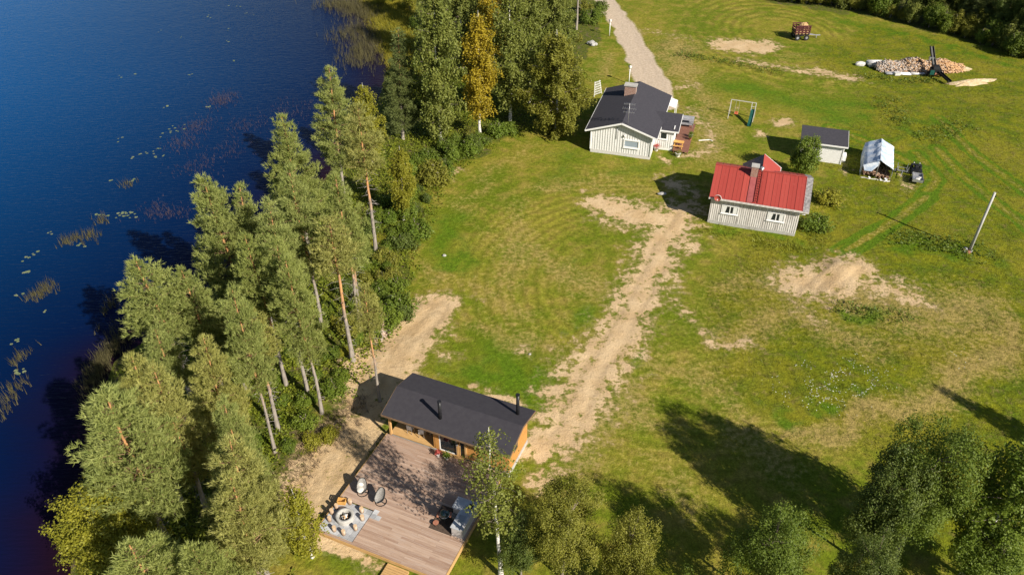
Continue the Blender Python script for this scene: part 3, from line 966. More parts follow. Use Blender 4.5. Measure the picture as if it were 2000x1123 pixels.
G1 = 'pines on the lake shore'
pines = [
    # proto, (x,y,h), radius, leaf material, label
    (PF[0], (-19.37,63.10,16.00), 2.9, 'pine_needles', 'broad pine whose pointed crown stands against the lake above the reddish shallows'),
    (PM[0], (-16.67,53.84,15.73), 2.1, 'pine_needles', 'slimmer pine pressed against the shaded side of the broad pointed pine'),
    (PF[1], (-18.37,75.66,15.00), 2.4, 'pine_needles', 'grey-green pine at the waterline, farthest along the row before the yellow-green birch'),
    (PH[0], (-13.45,64.90,15.98), 2.3, 'pine_needles_warm', 'pine with a long bare orange trunk beside the lawn edge thicket'),
    (PM[1], (-13.34,53.06,15.50), 1.9, 'pine_needles', 'narrow pine standing in the water-side row just behind the bare orange trunk'),
    (PH[1], (-13.28,49.50,13.78), 2.0, 'pine_needles_warm', 'orange-trunked pine with bare lower stem rooted in bright green undergrowth by the spoil heap'),
    (PH[0], (-13.29,54.69,11.09), 1.7, 'pine_needles', 'thin grey-trunked pine behind the brown spoil heap'),
    (PH[1], (-10.43,44.78,11.33), 1.25, 'pine_needles_warm', 'spindly pine rooted in the sand at the cabin roof corner'),
    (PF[2], (-22.67,53.61,15.50), 2.9, 'pine_needles', 'bushy pine with the lakeside half of the big three-topped clump'),
    (PF[0], (-20.89,53.18,14.50), 2.2, 'pine_needles', 'middle pine of the big three-topped clump'),
    (PM[2], (-17.81,49.93,15.00), 2.2, 'pine_needles', 'landward pine of the big three-topped clump'),
    (PM[0], (-14.72,43.55,14.59), 1.8, 'pine_needles', 'pine with twin-looking orange stem ending in the green undergrowth below the brown slope'),
    (PH[0], (-16.21,45.57,14.68), 1.9, 'pine_needles', 'tall pine with grey lower trunk directly behind the twin-stemmed one'),
    (PM[1], (-18.20,46.62,14.63), 1.9, 'pine_needles', 'shaded pine with whitish trunk foot in the middle of the wood'),
    (PM[2], (-17.44,39.61,15.13), 1.75, 'pine_needles', 'pine with grey peeling trunk nearest to the shaded brown brushwood'),
    (PH[1], (-17.78,41.84,11.37), 1.7, 'pine_needles_warm', 'short-crowned pine with many dry snags beside the grey peeling trunk'),
    (PM[1], (-25.60,45.57,13.18), 2.8, 'pine_needles', 'wide-topped pine with stout pale trunk leaning over the reeds'),
    (PM[0], (-23.40,46.45,12.13), 2.0, 'pine_needles', 'slender pine with reddish trunk at the back of the wide-topped one'),
    (PM[2], (-24.51,41.95,9.94), 1.9, 'pine_needles', 'lower pine in front of the stout pale trunk'),
    (PF[1], (-19.58,37.79,12.50), 1.9, 'pine_needles_warm', 'young dense pine between the two pale trunks'),
    (PF[2], (-22.94,32.17,14.50), 3.4, 'pine_needles', 'largest round-crowned pine overhanging the dark water'),
    (PF[0], (-22.89,35.14,13.50), 2.4, 'pine_needles_warm', 'ragged pine with exposed orange branches above the round-crowned one'),
    (PF[1], (-20.99,34.44,13.00), 2.3, 'pine_needles_warm', 'yellowish pine crown behind the round-crowned shoreline pine'),
    (PF[2], (-16.72,32.49,13.00), 1.7, 'pine_needles', 'medium pine whose crown covers the gap above the shaded clearing'),
    (PF[1], (-15.18,28.66,13.00), 2.35, 'pine_needles_warm', 'spreading pine with bare orange mid-stem beside the shaded clearing'),
    (PM[2], (-14.53,26.75,12.50), 2.2, 'pine_needles_warm', 'pine with visible orange stem next to the small birch by the fire pit'),
    (PF[2], (-14.74,23.80,11.50), 2.3, 'pine_needles', 'low dark-based pine cut by the lower picture edge beside the small birch'),
    (PF[1], (-18.84,24.01,11.50), 3.0, 'pine_needles', 'rounded pine top below the yellow-green alder at the shore'),
    (PM[0], (-21.02,50.46,10.96), 1.6, 'pine_needles', 'hidden pine in the shaded heart of the wood behind the peeling trunk'),
    (PM[1], (-21.38,46.15,8.88), 1.5, 'pine_needles', 'pine standing in deep shade between the clump and the slender reddish one'),
]
for p, pos, rr, lm, lab in pines:
    plant('pine_tree', p, pos, lm, lab, 'pine tree', G1, rr * (.98 if p in PF else .92))
plant('spruce_tree', SP, (-13.57,90.16,13.85), 'spruce_needles', 'dark spruce standing alone between the reed bed and the tall birches', 'spruce tree', None, 2.5)
plant('pine_tree', PH[0], (10.62,130.26,14.87), 'pine_needles_warm', 'bare-stemmed pine by the bend of the gravel road', 'pine tree', None, 2.0)

G2 = 'birches between the road and the lake'
for name, p, pos, rr, lm, lab in [
    ('birch_tree', BI[0], (-8.73,89.32,19.37), 3.0, 'birch_leaves', 'tall weeping grey-green birch with white stem next to the spruce'),
    ('birch_tree', BI[3], (-3.98,91.01,15.90), 2.1, 'yellow_leaves', 'birch turning golden yellow with white trunk foot'),
    ('birch_tree', BI[1], (-0.26,94.21,18.53), 2.7, 'birch_leaves', 'tall dark birch right behind the golden one, white stem low down'),
    ('birch_tree', BI[0], (2.42,100.66,18.22), 2.6, 'birch_leaves', 'upright birch with shaded crown between the golden and the round drooping birch'),
    ('birch_tree', BI[2], (5.48,91.58,13.36), 3.5, 'olive_leaves', 'round drooping birch with yellowing leaves down to the lawn beside the white house'),
    ('birch_tree', BI[1], (-2.59,110.39,14.98), 2.3, 'yellow_leaves', 'yellowing birch top rising behind the tall weeping birches'),
    ('birch_tree', BI[0], (-7.13,112.32,18.38), 2.8, 'birch_leaves', 'birch at the top of the grove nearest the marsh'),
    ('birch_tree', BI[3], (2.74,118.41,16.26), 2.6, 'birch_leaves', 'birch far back in the grove towards the road'),
    ('birch_tree', BI[2], (6.09,114.29,12.55), 2.9, 'birch_leaves', 'loose birch crown behind the round drooping one'),
    ('birch_tree', BI[1], (-12.61,129.77,14.24), 2.6, 'birch_leaves', 'birch at the edge of the yellow marsh grass'),
]:
    plant(name, p, pos, lm, lab, 'birch tree', G2, rr * 1.32)
plant('birch_tree', BI[1], (-16.33,82.92,10.50), 'yellowgreen_leaves', 'yellow-green birch squeezed among the shore pines below the spruce', 'birch tree', None, 2.3)
plant('birch_tree', BI[3], (-11.37,71.55,8.67), 'yellowgreen_leaves', 'slender yellow-green birch on the thicket edge right of the bare orange pine trunk', 'birch tree', None, 1.7)
plant('alder_tree', BR[2], (-24.28,29.60,8.50), 'yellowgreen_leaves', 'yellow-green alder leaning out over the dark lake water', 'alder tree', None, 3.1)
plant('birch_tree', BY, (-12.86,30.61,7.16), 'yellowgreen_leaves', 'small thin birch with white stem beside the fire pit terrace', 'birch tree', None, 1.3)
plant('birch_tree', BS, (-.75,29.3,13.6), 'birch_leaves', 'slim open birch with bright white trunk rising in front of the cabin', 'birch tree', None, 2.0, None)

G3 = 'leafy trees along the near edge of the meadow'
for name, p, pos, rr, lm, lab in [
    ('birch_tree', BR[0], (3.11,29.26,9.50), 2.5, 'olive_leaves', 'dense olive birch beside the slim white trunk'),
    ('birch_tree', BR[2], (6.88,27.59,8.50), 1.75, 'olive_leaves', 'pointed birch crown right of the dense olive birch'),
    ('broadleaf_tree', BR[1], (15.09,27.79,9.00), 2.7, 'green_leaves', 'round green tree alone at the lower edge of the meadow'),
    ('broadleaf_tree', BR[0], (24.85,30.74,13.00), 3.1, 'green_leaves', 'huge dark green tree, tallest of the near edge'),
    ('broadleaf_tree', BR[2], (22.26,30.30,11.00), 2.2, 'dark_leaves', 'shaded tree joined to the huge dark green one on its meadow side'),
    ('broadleaf_tree', BR[1], (20.49,26.42,8.50), 2.1, 'dark_leaves', 'low dark tree in the gap between the round tree and the huge one'),
    ('birch_tree', BI[1], (28.54,29.31,13.00), 2.6, 'bright_leaves', 'leaning white-trunked birch at the corner of the meadow'),
    ('broadleaf_tree', BR[2], (28.48,27.87,6.50), 2.4, 'bright_leaves', 'bushy yellow-flecked young tree under the leaning birch'),
    ('broadleaf_tree', BR[2], (0.54,29.29,6.00), 1.5, 'dark_leaves', 'low dark tree at the foot of the slim birch'),
]:
    plant(name, p, pos, lm, lab, 'tree', G3, rr)
# shade-casting neighbours just beyond the lower picture edge whose crowns reach into it
plant('broadleaf_tree', BR[1], (9.6,24.0,7.5), 'green_leaves', 'green tree top at the lower edge between birch and round tree', 'tree', G3, 2.2)
plant('spruce_tree', SP, (44.3,35.2,10.5), 'spruce_needles', 'narrow spruce just outside the right edge casting a pointed shadow onto the meadow path', 'spruce tree', None, 1.7)

plant('leafy_tree', BUSHTREE, (33.08,80.70,5.35), 'bright_leaves', 'small dense green tree between the red-roofed cottage and the white shed', 'tree', None, 1.75)
plant('shrub', SHR[0], (*(34.27,75.12),1.7), 'yellowgreen_leaves', 'low bush flecked with yellow at the grey end of the red-roofed cottage', 'shrub', None, 1.75)
plant('shrub', SHR[2], (*(31.41,69.76),2.0), 'bright_leaves', 'bright green bush at the front corner of the red-roofed cottage', 'shrub', None, 1.7)

# thicket between the pines and the lawn
rg = random.Random(5)
thk = [(-0.96,91.01), (-2.64,88.63), (-4.37,87.68), (-5.88,86.61), (-7.28,84.28), (-8.44,81.78), (-9.13,78.58), (-9.75,75.22), (-10.07,72.06), (-10.42,69.08), (-10.70,66.26), (-11.02,63.59), (-11.12,61.05), (-10.93,58.65), (-10.15,56.74), (-9.86,54.55)]
G4 = 'shrubs in the thicket between pines and lawn'
lm_thk = ['bright_leaves', 'green_leaves', 'bright_leaves', 'dark_leaves', 'olive_leaves']
for i, (x, y) in enumerate(thk):
    for j in range(4):
        hh = rg.uniform(.9, 2.3)
        lm = rg.choice(lm_thk)
        plant('shrub', SHR[(i + j) % 4], (x - j * 1.25 + rg.uniform(-.7, .7), y - j * .25 + rg.uniform(-1, 1), hh), lm,
              '%s %s thicket shrub %s' % ('tall' if hh > 1.8 else ('low' if hh < 1.25 else 'medium'), {'bright_leaves': 'bright green', 'green_leaves': 'mid-green', 'dark_leaves': 'dark green', 'olive_leaves': 'olive'}[lm],
               ['at the feet of the tall birches', 'at the sandy bite in the lawn edge', 'beside the bare orange pine trunk', 'above the brown soil heap'][min(3, i // 4)] + ['', ', one row in', ', two rows in', ', deepest row'][j]), 'shrub', G4, hh * rg.uniform(.6, .85))
for i, (x, y) in enumerate([(-14.20,59.84), (-14.43,56.74), (-15.32,53.84), (-15.48,49.82), (-13.98,47.34), (-14.29,45.57), (-18.03,53.84), (-18.42,50.46), (-17.71,44.44), (-16.04,42.26), (-14.95,40.71), (-19.16,40.71), (-19.40,38.73), (-13.96,63.15), (-13.30,67.65), (-12.21,63.15), (-12.41,59.04), (-13.31,52.46), (-21.18,43.88), (-21.32,42.26), (-19.20,47.34), (-16.76,56.74), (-14.30,50.46), (-16.64,39.71), (-15.86,47.34), (-16.10,44.44), (-13.51,41.22), (-13.04,56.74)]):
    hh = rg.uniform(.6, 1.3); lm = ['bright_leaves', 'bright_leaves', 'yellowgreen_leaves', 'green_leaves'][i % 4]
    plant('shrub', SHR[i % 4], (x + rg.uniform(-.3, .3), y + rg.uniform(-.3, .3), hh), lm,
          ['low bright green bush', 'spreading fresh green bush', 'low yellow-green bush', 'low mid-green bush'][i % 4] + ' on the forest floor among the pine trunks', 'shrub', 'bushes on the forest floor', hh * .95)
# shrubs by the road bend and under the birches
for i, (px, hh, lm) in enumerate([((8.23,134.80),2.2,'green_leaves'), ((12.90,133.52),2.6,'green_leaves'), ((14.41,136.11),2.0,'bright_leaves'), ((12.42,138.79),2.4,'olive_leaves'), ((9.04,126.19),1.8,'bright_leaves'), ((15.38,140.16),1.9,'green_leaves'), ((10.45,125.03),1.4,'olive_leaves')]):
    plant('shrub', SHR[i % 4], (*px, hh), lm, 'green shrub beside the bend of the gravel road', 'shrub', 'shrubs at the road bend', hh * .75)
for i, (px, hh, lm) in enumerate([((-17.88,140.16),3.4,'yellowgreen_leaves'), ((-21.06,144.40),3.0,'bright_leaves'), ((-23.16,142.96),2.6,'yellowgreen_leaves'), ((-15.55,129.77),3.0,'green_leaves'), ((-15.87,120.55),2.0,'yellowgreen_leaves'), ((-15.70,145.86),4.0,'bright_leaves'), ((-21.00,151.95),3.2,'yellowgreen_leaves'), ((-13.89,112.32),2.2,'bright_leaves')]):
    plant('willow_bush', WIL[i % 3], (*px, hh), lm, 'yellow-green willow bush on the marshy shore behind the spruce', 'shrub', 'willows on the marshy shore', hh * .4)
# wood along the far field
G5 = 'trees of the wood beyond the hay field'
SEG = ['nearest the road', 'just past the hay trailer', 'between hay trailer and firewood', 'above the white log stack', 'above the firewood heap', 'above the sawdust', 'at the far corner of the field']
edge = [(44.32,145.86), (50.87,142.96), (57.03,139.61), (62.58,135.32), (67.45,130.26), (71.83,125.03), (75.52,119.26), (78.40,114.29)]
for i in range(len(edge) - 1):
    for j in range(5):
        t = (j + rg.random() * .8) / 5
        ex = edge[i][0] + (edge[i + 1][0] - edge[i][0]) * t; ey = edge[i][1] + (edge[i + 1][1] - edge[i][1]) * t
        hh = rg.uniform(2.2, 5.2)
        plant('willow_bush', WIL[rg.randrange(3)], (ex + rg.uniform(.2, 2.2), ey + rg.uniform(.2, 2.5), hh), rg.choice(['birch_leaves', 'bright_leaves', 'green_leaves', 'olive_leaves']),
              '%s willow bush in front of the dark wood, %s' % ('tall' if hh > 3.6 else 'low', SEG[i]), 'shrub', 'willow fringe along the hay field', hh * .42)
    for j in range(5):
        t = (j + rg.random()) / 5
        ex = edge[i][0] + (edge[i + 1][0] - edge[i][0]) * t; ey = edge[i][1] + (edge[i + 1][1] - edge[i][1]) * t
        back = 4.5 + (j % 3) * 3.2 + rg.uniform(-1, 1)
        hh = rg.uniform(7, 12)
        b = rg.random()
        if b < .35: p, lm = BI[rg.randrange(4)], 'birch_leaves'
        elif b < .55: p, lm = SP, 'spruce_needles'
        else: p, lm = BR[rg.randrange(3)], 'dark_leaves'
        nm = {'birch_leaves': 'birch_tree', 'spruce_needles': 'spruce_tree', 'dark_leaves': 'broadleaf_tree'}[lm]
        lab = {'birch_leaves': 'birch in the dark wood past the field, ' + SEG[i], 'spruce_needles': 'spruce in the dark wood past the field, ' + SEG[i], 'dark_leaves': 'broad-leaved tree in the dark wood past the field, ' + SEG[i]}[lm]
        plant(nm, p, (ex + back * .55, ey + back * .85, hh), lm, lab, 'tree', G5, hh * .27)

# ---------------------------------------------------------------- grass, herbs, reeds, flowers (nobody could count them)
def scatter(n, box, fn, seed):
    rng = np.random.default_rng(seed)
    x = rng.uniform(box[0], box[1], n); y = rng.uniform(box[2], box[3], n)
    keep = rng.random(n) < fn(x, y)
    return rng, x[keep], y[keep]


def tufts(name, rng, x, y, mat, nb, L, W, spread, up=1.0, z=None, tint=None, rad=.12):
    n = len(x)
    z = ground_z(x, y) if z is None else np.full(n, z)
    Lt = rng.uniform(L[0], L[1], n)
    P = np.repeat(np.stack([x, y, z - .02], 1), nb, 0)
    q = rng.normal(size=(n * nb, 2)) * rad
    P[:, :2] += q
    D = rng.normal(size=(n * nb, 3)) * spread; D[:, 2] = up
    D = unit(D)
    V, F = blades_geo(rng, P, D, np.repeat(Lt, nb) * rng.uniform(.7, 1.2, n * nb), W)
    tt = np.repeat(rng.random(n) * .6 if tint is None else tint, nb) + rng.random(n * nb) * .4
    return tag(link(name, np_mesh(name, V, F, np.repeat(np.clip(tt, 0, 1), 3), [M[mat]])), kind='stuff')


def f_forest(x, y):
    f = poly_field(x, y, FOREST, 1.0) * (shore_sd(x, y) > .4)
    return f * np.clip(.35 + 1.3 * (vnoise(x, y, .35, 31) - .2), 0.05, 1) * (1 - .9 * (lane(x, y, [(-14.08,42.26), (-15.00,37.32), (-14.84,31.77)], 2.5) > .5))


rng, x, y = scatter(44000, (-36, 10, 24, 112), f_forest, 91)
n = len(x)
nbh = 7
P0 = np.repeat(np.stack([x, y, ground_z(x, y)], 1), nbh, 0) + rng.normal(size=(n * nbh, 3)) * np.array([.22, .22, .0])
hgt = np.repeat(.12 + .75 * rng.random(n) ** 2 * (.4 + vnoise(x, y, .6, 33)), nbh)
P0[:, 2] += hgt * rng.random(n * nbh)
V, F = leaves_geo(rng, P0, unit(rng.normal(size=P0.shape) * .5 + np.array([0, 0, .8])), rng.uniform(.07, .15, len(P0)), .6)
tag(link('undergrowth', np_mesh('undergrowth', V, F, np.repeat(np.clip(np.repeat(vnoise(x, y, .5, 34), nbh) * .7 + rng.random(len(P0)) * .35, 0, 1), 4), [M['forest_herbs']])), kind='stuff')


def f_meadow(x, y):
    f = poly_field(x, y, MEADOW, 2.0)
    bare = np.zeros(x.shape)
    for p, w, k in DIRT:
        bare = np.maximum(bare, lane(x, y, p, w, k))
    for p, w, k in DRY[14:16]:
        bare = np.maximum(bare, lane(x, y, p, w, k) * .9)
    for t in TRACKS:
        bare = np.maximum(bare, (poly_dist(x, y, t) < 1.1) * 1.0)
    return f * (bare < .45) * np.clip(.25 + 1.2 * (vnoise(x, y, .3, 41) - .25), 0.02, 1) * np.clip(60 / np.maximum(y, 30), .3, 1)


rng, x, y = scatter(42000, (12, 100, 26, 130), f_meadow, 92)
tufts('meadow_grass', rng, x, y, 'grass_blades', 6, (.16, .42), .035, .55, 1.0, None, vnoise(x, y, .22, 42) * .75)
rng, x, y = scatter(22000, (15, 45, 60, 76), lambda a, b: np.maximum(np.maximum(lane(a, b, [(20.27,69.95), (24.61,68.02), (29.24,65.98)], .7, .8, 1.1), lane(a, b, [(30.77,67.65), (31.42,71.55)], .8, .8, 1.0)), 0) ** 1.5 * vnoise(a, b, .9, 55), 93)
tufts('tall_grass', rng, x, y, 'forest_herbs', 5, (.2, .6), .06, .7, 1.0, None, .35 + .5 * vnoise(x, y, .8, 56))
rng, x, y = scatter(30000, (15, 75, 40, 120), lambda a, b: np.maximum.reduce([lane(a, b, [(30.43,55.85), (35.21,55.12)], [1.1, .7], 1, .5), lane(a, b, [(40.42,67.65), (43.93,66.72), (46.39,65.35)], 1.6, .9, .8), lane(a, b, [(25.93,123.88), (25.82,118.41), (34.25,114.29), (38.79,111.35)], .9, .8, .6), lane(a, b, [(51.14,110.39), (55.59,108.52), (59.98,108.52)], .9, .9, .6), lane(a, b, [(51.46,101.49), (50.03,95.12)], 1.2, .7, .8), lane(a, b, [(52.49,90.72), (57.64,93.62)], 1.8, .6, .8)]), 94)
n = len(x); nbh = 8
P0 = np.repeat(np.stack([x, y, ground_z(x, y)], 1), nbh, 0) + rng.normal(size=(n * nbh, 3)) * np.array([.2, .2, 0])
P0[:, 2] += rng.random(n * nbh) * .55
V, F = leaves_geo(rng, P0, unit(rng.normal(size=P0.shape) * .6 + np.array([0, 0, .7])), rng.uniform(.07, .14, len(P0)), .55)
tag(link('nettles', np_mesh('nettles', V, F, np.repeat(np.clip(rng.random(len(P0)), 0, 1), 4), [M['green_leaves']])), kind='stuff')

M['white_petals'] = mat_noisy('white_petals', (.50, .50, .44), (.62, .62, .56), 5, bump=0)
rng, x, y = scatter(14000, (15, 45, 38, 62), lambda a, b: np.maximum.reduce([lane(a, b, [(23.03,46.15), (25.49,46.15), (28.90,47.64)], [1.6, 2.2, 1.2], 1, 1.6) * (vnoise(a, b, 1.2, 51) > .5), .35 * lane(a, b, [(34.11,66.72), (32.99,64.90)], .9, 1, .6), .25 * lane(a, b, [(37.27,49.50)], 1.0, 1, .8)]), 95)
P0 = np.stack([x, y, ground_z(x, y) + .32 + rng.random(len(x)) * .15], 1)
V, F = leaves_geo(rng, P0, unit(rng.normal(size=P0.shape) * .3 + np.array([0, 0, 1.])), rng.uniform(.03, .05, len(P0)), .9)
tag(link('white_flowers', np_mesh('white_flowers', V, F, None, [M['white_petals']])), kind='stuff')

rng, x, y = scatter(26000, (-32, -8, 95, 175), lambda a, b: np.clip(lane(a, b, [(-26.11,165.46), (-21.46,140.16), (-17.70,122.76), (-15.56,110.39)], [5, 4, 3, 1.5], 1, 1.2) + lane(a, b, [(-28.67,165.46), (-24.47,145.86)], 3.0, .8, 1.0), 0, 1) * (shore_sd(a, b) > -2.5), 96)
tufts('marsh_grass', rng, x, y, 'marsh_blades', 5, (.4, .9), .06, .4, 1.0, None, vnoise(x, y, .4, 43) * .8)
rng, x, y = scatter(5000, (-24, -8, 32, 48), lambda a, b: lane(a, b, [(-12.39,43.88), (-14.08,42.26), (-15.40,39.22), (-15.89,36.40)], [.9, 1.3, 1.2, .8], .9, 1.0), 97)
tufts('dry_brush', rng, x, y, 'brush_twigs', 6, (.2, .6), .035, .8)

def reed_patch(name, spots, n, L, seed, tint=None, mat='reed_blades', W=.035):
    rng = np.random.default_rng(seed)
    X = []; Y = []
    for (c, sx, sy, k) in spots:
        m = int(n * k)
        X.append(c[0] + rng.normal(size=m) * sx); Y.append(c[1] + rng.normal(size=m) * sy)
    X = np.concatenate(X); Y = np.concatenate(Y)
    tufts(name, rng, X, Y, mat, 3, L, W, .2, 1.0, WATER_Z, None, .06)

reed_patch('reed_bed', [((-30.68,144.40),2.2,1.6,1.0), ((-27.03,141.55),2.0,2.2,1.4), ((-26.06,129.77),1.8,3.0,.9), ((-22.69,123.88),1.6,3.6,1.2), ((-23.08,118.41),1.8,2.6,.7), ((-23.95,138.79),1.5,2.0,1.2), ((-24.82,151.95),3.0,3.0,1.0), ((-29.59,151.95),3.0,3.0,1.0)], 420, (.7, 1.5), 71)
reed_patch('shore_reeds', [((-34.45,50.46),.5,.8,.55), ((-34.44,48.87),.6,.9,.6), ((-34.24,52.12),.6,.7,.4), ((-34.22,47.34),.5,.9,.5), ((-44.06,59.84),.5,.75,.35), ((-44.69,58.65),.35,.5,.08), ((-44.67,68.40),.9,.5,.22), ((-43.92,69.37),.6,.4,.2), ((-43.81,72.06),.35,.5,.12), ((-45.48,67.65),.5,.5,.1), ((-43.78,79.75),.4,.6,.12), ((-40.30,46.15),.5,1.0,.2), ((-41.69,50.46),.4,.8,.18), ((-39.84,44.44),.4,.9,.15), ((-36.85,57.49),.35,.7,.2), ((-34.25,53.84),1.2,.8,.3)], 230, (.5, 1.1), 72)
M['sunken_weed'] = mat_leaf('sunken_weed', (.055, .045, .075), (.11, .085, .10), (.1, .05, .05), .1, 0)
reed_patch('water_weed', [((-39.99,103.18),1.0,1.6,.7), ((-40.75,95.12),1.2,1.4,.5), ((-41.05,90.02),1.2,1.2,.4), ((-34.46,95.12),1.5,1.5,.3), ((-37.00,73.62),1.2,.6,.3), ((-39.04,74.68),1.2,1.0,.2), ((-34.62,88.63),1.8,1.8,.3), ((-30.22,99.84),2.0,2.0,.3), ((-37.55,84.02),1.5,1.5,.3)], 420, (.25, .55), 73, None, 'sunken_weed', .022)

M['lily_pad'] = mat_noisy('lily_pad', (.13, .17, .07), (.22, .24, .12), 2, bump=0, rough=.35)
rng = np.random.default_rng(77)
pads = []
for (px, n, s) in [((-41.26,73.20),14,.9), ((-42.28,73.41),4,.5), ((-44.65,73.41),5,.5), ((-46.30,80.94),2,.3), ((-43.78,80.82),5,.4), ((-48.18,69.86),3,.3), ((-47.86,66.07),3,.35), ((-48.26,65.53),2,.2), ((-48.69,64.64),2,.2), ((-47.13,62.90),4,.3), ((-49.44,91.43),4,.6), ((-55.50,112.51),3,.3), ((-57.44,111.35),2,.5), ((-46.82,101.15),4,.3), ((-43.88,93.62),6,1.0), ((-44.44,87.95),5,.9), ((-43.40,88.91),2,.4), ((-52.08,137.97),3,1.2), ((-45.55,126.19),2,.5), ((-47.64,131.75),2,.6), ((-42.46,117.77),3,.5), ((-48.99,144.40),3,1.5), ((-46.34,139.61),3,1.2), ((-41.02,100.99),4,.3), ((-53.99,128.32),2,.4), ((-58.35,130.75),2,.5), ((-47.31,112.32),3,.7), ((-45.62,86.61),3,.6), ((-44.07,67.65),3,.4), ((-43.12,52.46),4,.4), ((-40.97,48.75),5,.35), ((-42.46,56.74),2,.2), ((-46.31,59.04),3,.5), ((-42.82,94.36),5,.9), ((-42.09,86.61),4,1.0)]:
    for i in range(n):
        pads.append((px[0] + rng.normal() * s * .6, px[1] + rng.normal() * s * .8, rng.uniform(.10, .19)))
mb = MB()
for (x_, y_, r_) in pads:
    a0 = rng.uniform(0, 6.28)
    vs = [(x_, y_, WATER_Z + .014)] + [(x_ + r_ * math.cos(a0 + t), y_ + r_ * math.sin(a0 + t), WATER_Z + .012 + rng.uniform(0, .012)) for t in np.linspace(.3, 5.98, 10)]
    mb.add(vs, [(0, i, i + 1) for i in range(1, 10)])
mb.build('lily_pads', M['lily_pad'], None, 'stuff')

# ================================================================ BUILDINGS
M['white_paint'] = mat_noisy('white_paint', (.74, .73, .71), (.80, .79, .77), 4, .6, bump=.05)
M['white_board'] = mat_noisy('white_board', (.70, .69, .67), (.78, .77, .75), 7, .7, (1, 1, .25), bump=.08)
M['plinth'] = mat_noisy('plinth', (.52, .50, .47), (.64, .62, .59), 5, .9)
M['roof_felt'] = mat_noisy('roof_felt', (.043, .041, .050), (.057, .054, .064), 5, .85, bump=.25, spec=.25, detail=6)
M['brick'] = None
k = N('chimney_brick', .9)
bt = k.n('ShaderNodeTexBrick'); k.put(bt.inputs['Vector'], k.mapping(k.coord('Object'), (1, 1, 1), (R(90), 0, 0)))
bt.inputs['Scale'].default_value = 4.0; bt.inputs['Color1'].default_value = (.33, .13, .075, 1); bt.inputs['Color2'].default_value = (.24, .10, .06, 1); bt.inputs['Mortar'].default_value = (.42, .38, .34, 1)
bt.inputs['Mortar Size'].default_value = .02
k.bsdf(bt.outputs['Color'], .9, 0, k.bump(bt.outputs['Fac'], .4, .02))
M['brick'] = k.m
M['glass'] = None
k = N('window_glass', .06); k.bsdf((.02, .025, .03), .06, 0, None, .6); M['glass'] = k.m
k = N('bright_glass', .05); k.bsdf((.30, .36, .42), .08, 0, None, .8); M['bright_glass'] = k.m
M['curtain'] = mat_noisy('curtain', (.62, .62, .60), (.74, .74, .72), 12, .9)
M['concrete'] = mat_noisy('concrete', (.36, .345, .32), (.47, .45, .42), 5, .95, bump=.3)
M['metal_grey'] = mat_noisy('metal_grey', (.42, .42, .43), (.52, .52, .53), 6, .4, metal=.7, bump=.05)
M['dark_metal'] = mat_noisy('dark_metal', (.018, .018, .02), (.035, .034, .035), 6, .45, metal=.4, bump=.05)
M['black_plastic'] = mat_noisy('black_plastic', (.012, .012, .014), (.025, .025, .028), 6, .4)
M['rubber'] = mat_noisy('rubber', (.014, .014, .014), (.028, .027, .026), 9, .85)
M['brown_deck'] = mat_noisy('brown_deck', (.17, .075, .050), (.25, .115, .080), 5, .75, (.4, 3, 1))
M['yellow_wood'] = mat_noisy('yellow_wood', (.55, .29, .07), (.66, .38, .12), 6, .7, (1, 4, 1))
M['grey_cover'] = mat_noisy('grey_cover', (.20, .20, .22), (.30, .30, .32), 3, .8)
M['terracotta'] = mat_noisy('terracotta', (.33, .13, .08), (.42, .19, .12), 5, .85)
M['ceramic'] = mat_noisy('ceramic', (.60, .57, .54), (.72, .69, .66), 5, .5)
M['flower_red'] = mat_leaf('flower_red', (.35, .05, .04), (.55, .12, .10), (.5, .1, .1), .2, 0)

# ---- white house
HA = (9.36, 86.75); HR = R(-16.7)
h = thing('white_house', 'white board-clad house with dark gabled roof at the end of the gravel road', 'house', HA, HR)
mb = MB()
mb.box(0, 7.25, .4, 12.4, -.3, .40)
mb.build('plinth', M['plinth'], h)
def gable_wall(mb, a0, a1, b0, b1, z0, ze, zr, th=.12, mi=0):
    am = (a0 + a1) / 2
    mb.prism([(a0, z0), (a1, z0), (a1, ze), (am, zr), (a0, ze)], b0, b0 + th, mi)
    mb.prism([(a0, z0), (a1, z0), (a1, ze), (am, zr), (a0, ze)], b1 - th, b1, mi)
    mb.box(a0, a0 + th, b0 + th, b1 - th, z0, ze, mi)
    mb.box(a1 - th, a1, b0 + th, b1 - th, z0, ze, mi)
mb = MB(); gable_wall(mb, .03, 7.22, .43, 12.37, .40, 3.10, 4.27)
mb.build('wall', M['white_board'], h)
def battens(mb, a0, a1, b, z0, ztop, step=.30, w=.055, t=.035, mi=0):
    """vertical cover strips on a wall facing -b; ztop(a) gives the height"""
    a = a0 + step / 2
    while a < a1:
        mb.box(a - w / 2, a + w / 2, b - t, b, z0, ztop(a), mi); a += step
def battens_side(mb, b0, b1, a, sgn, z0, z1, step=.30, w=.055, t=.035, mi=0):
    b = b0 + step / 2
    while b < b1:
        mb.box(min(a, a + sgn * t), max(a, a + sgn * t), b - w / 2, b + w / 2, z0, z1, mi); b += step
M['batten_grey'] = mat_noisy('batten_grey', (.58, .57, .55), (.66, .65, .63), 8, .8)
mb = MB()
def zt(a): return 3.08 + 1.15 * (1 - abs(a - 3.625) / 3.6)
battens(mb, .1, 3.90, .43, .42, zt); battens(mb, 5.88, 7.15, .43, .42, zt)
battens(mb, 3.95, 5.85, .43, .42, lambda a: 1.12); battens(mb, 3.95, 5.85, .43, 2.22, zt)
battens_side(mb, .6, 12.2, .03, -1, .42, 3.0); battens_side(mb, .6, 2.5, 7.22, 1, .42, 3.0); battens_side(mb, 7.1, 12.2, 7.22, 1, .42, 3.0)
mb.build('siding', M['batten_grey'], h, 'stuff')
mb = MB()
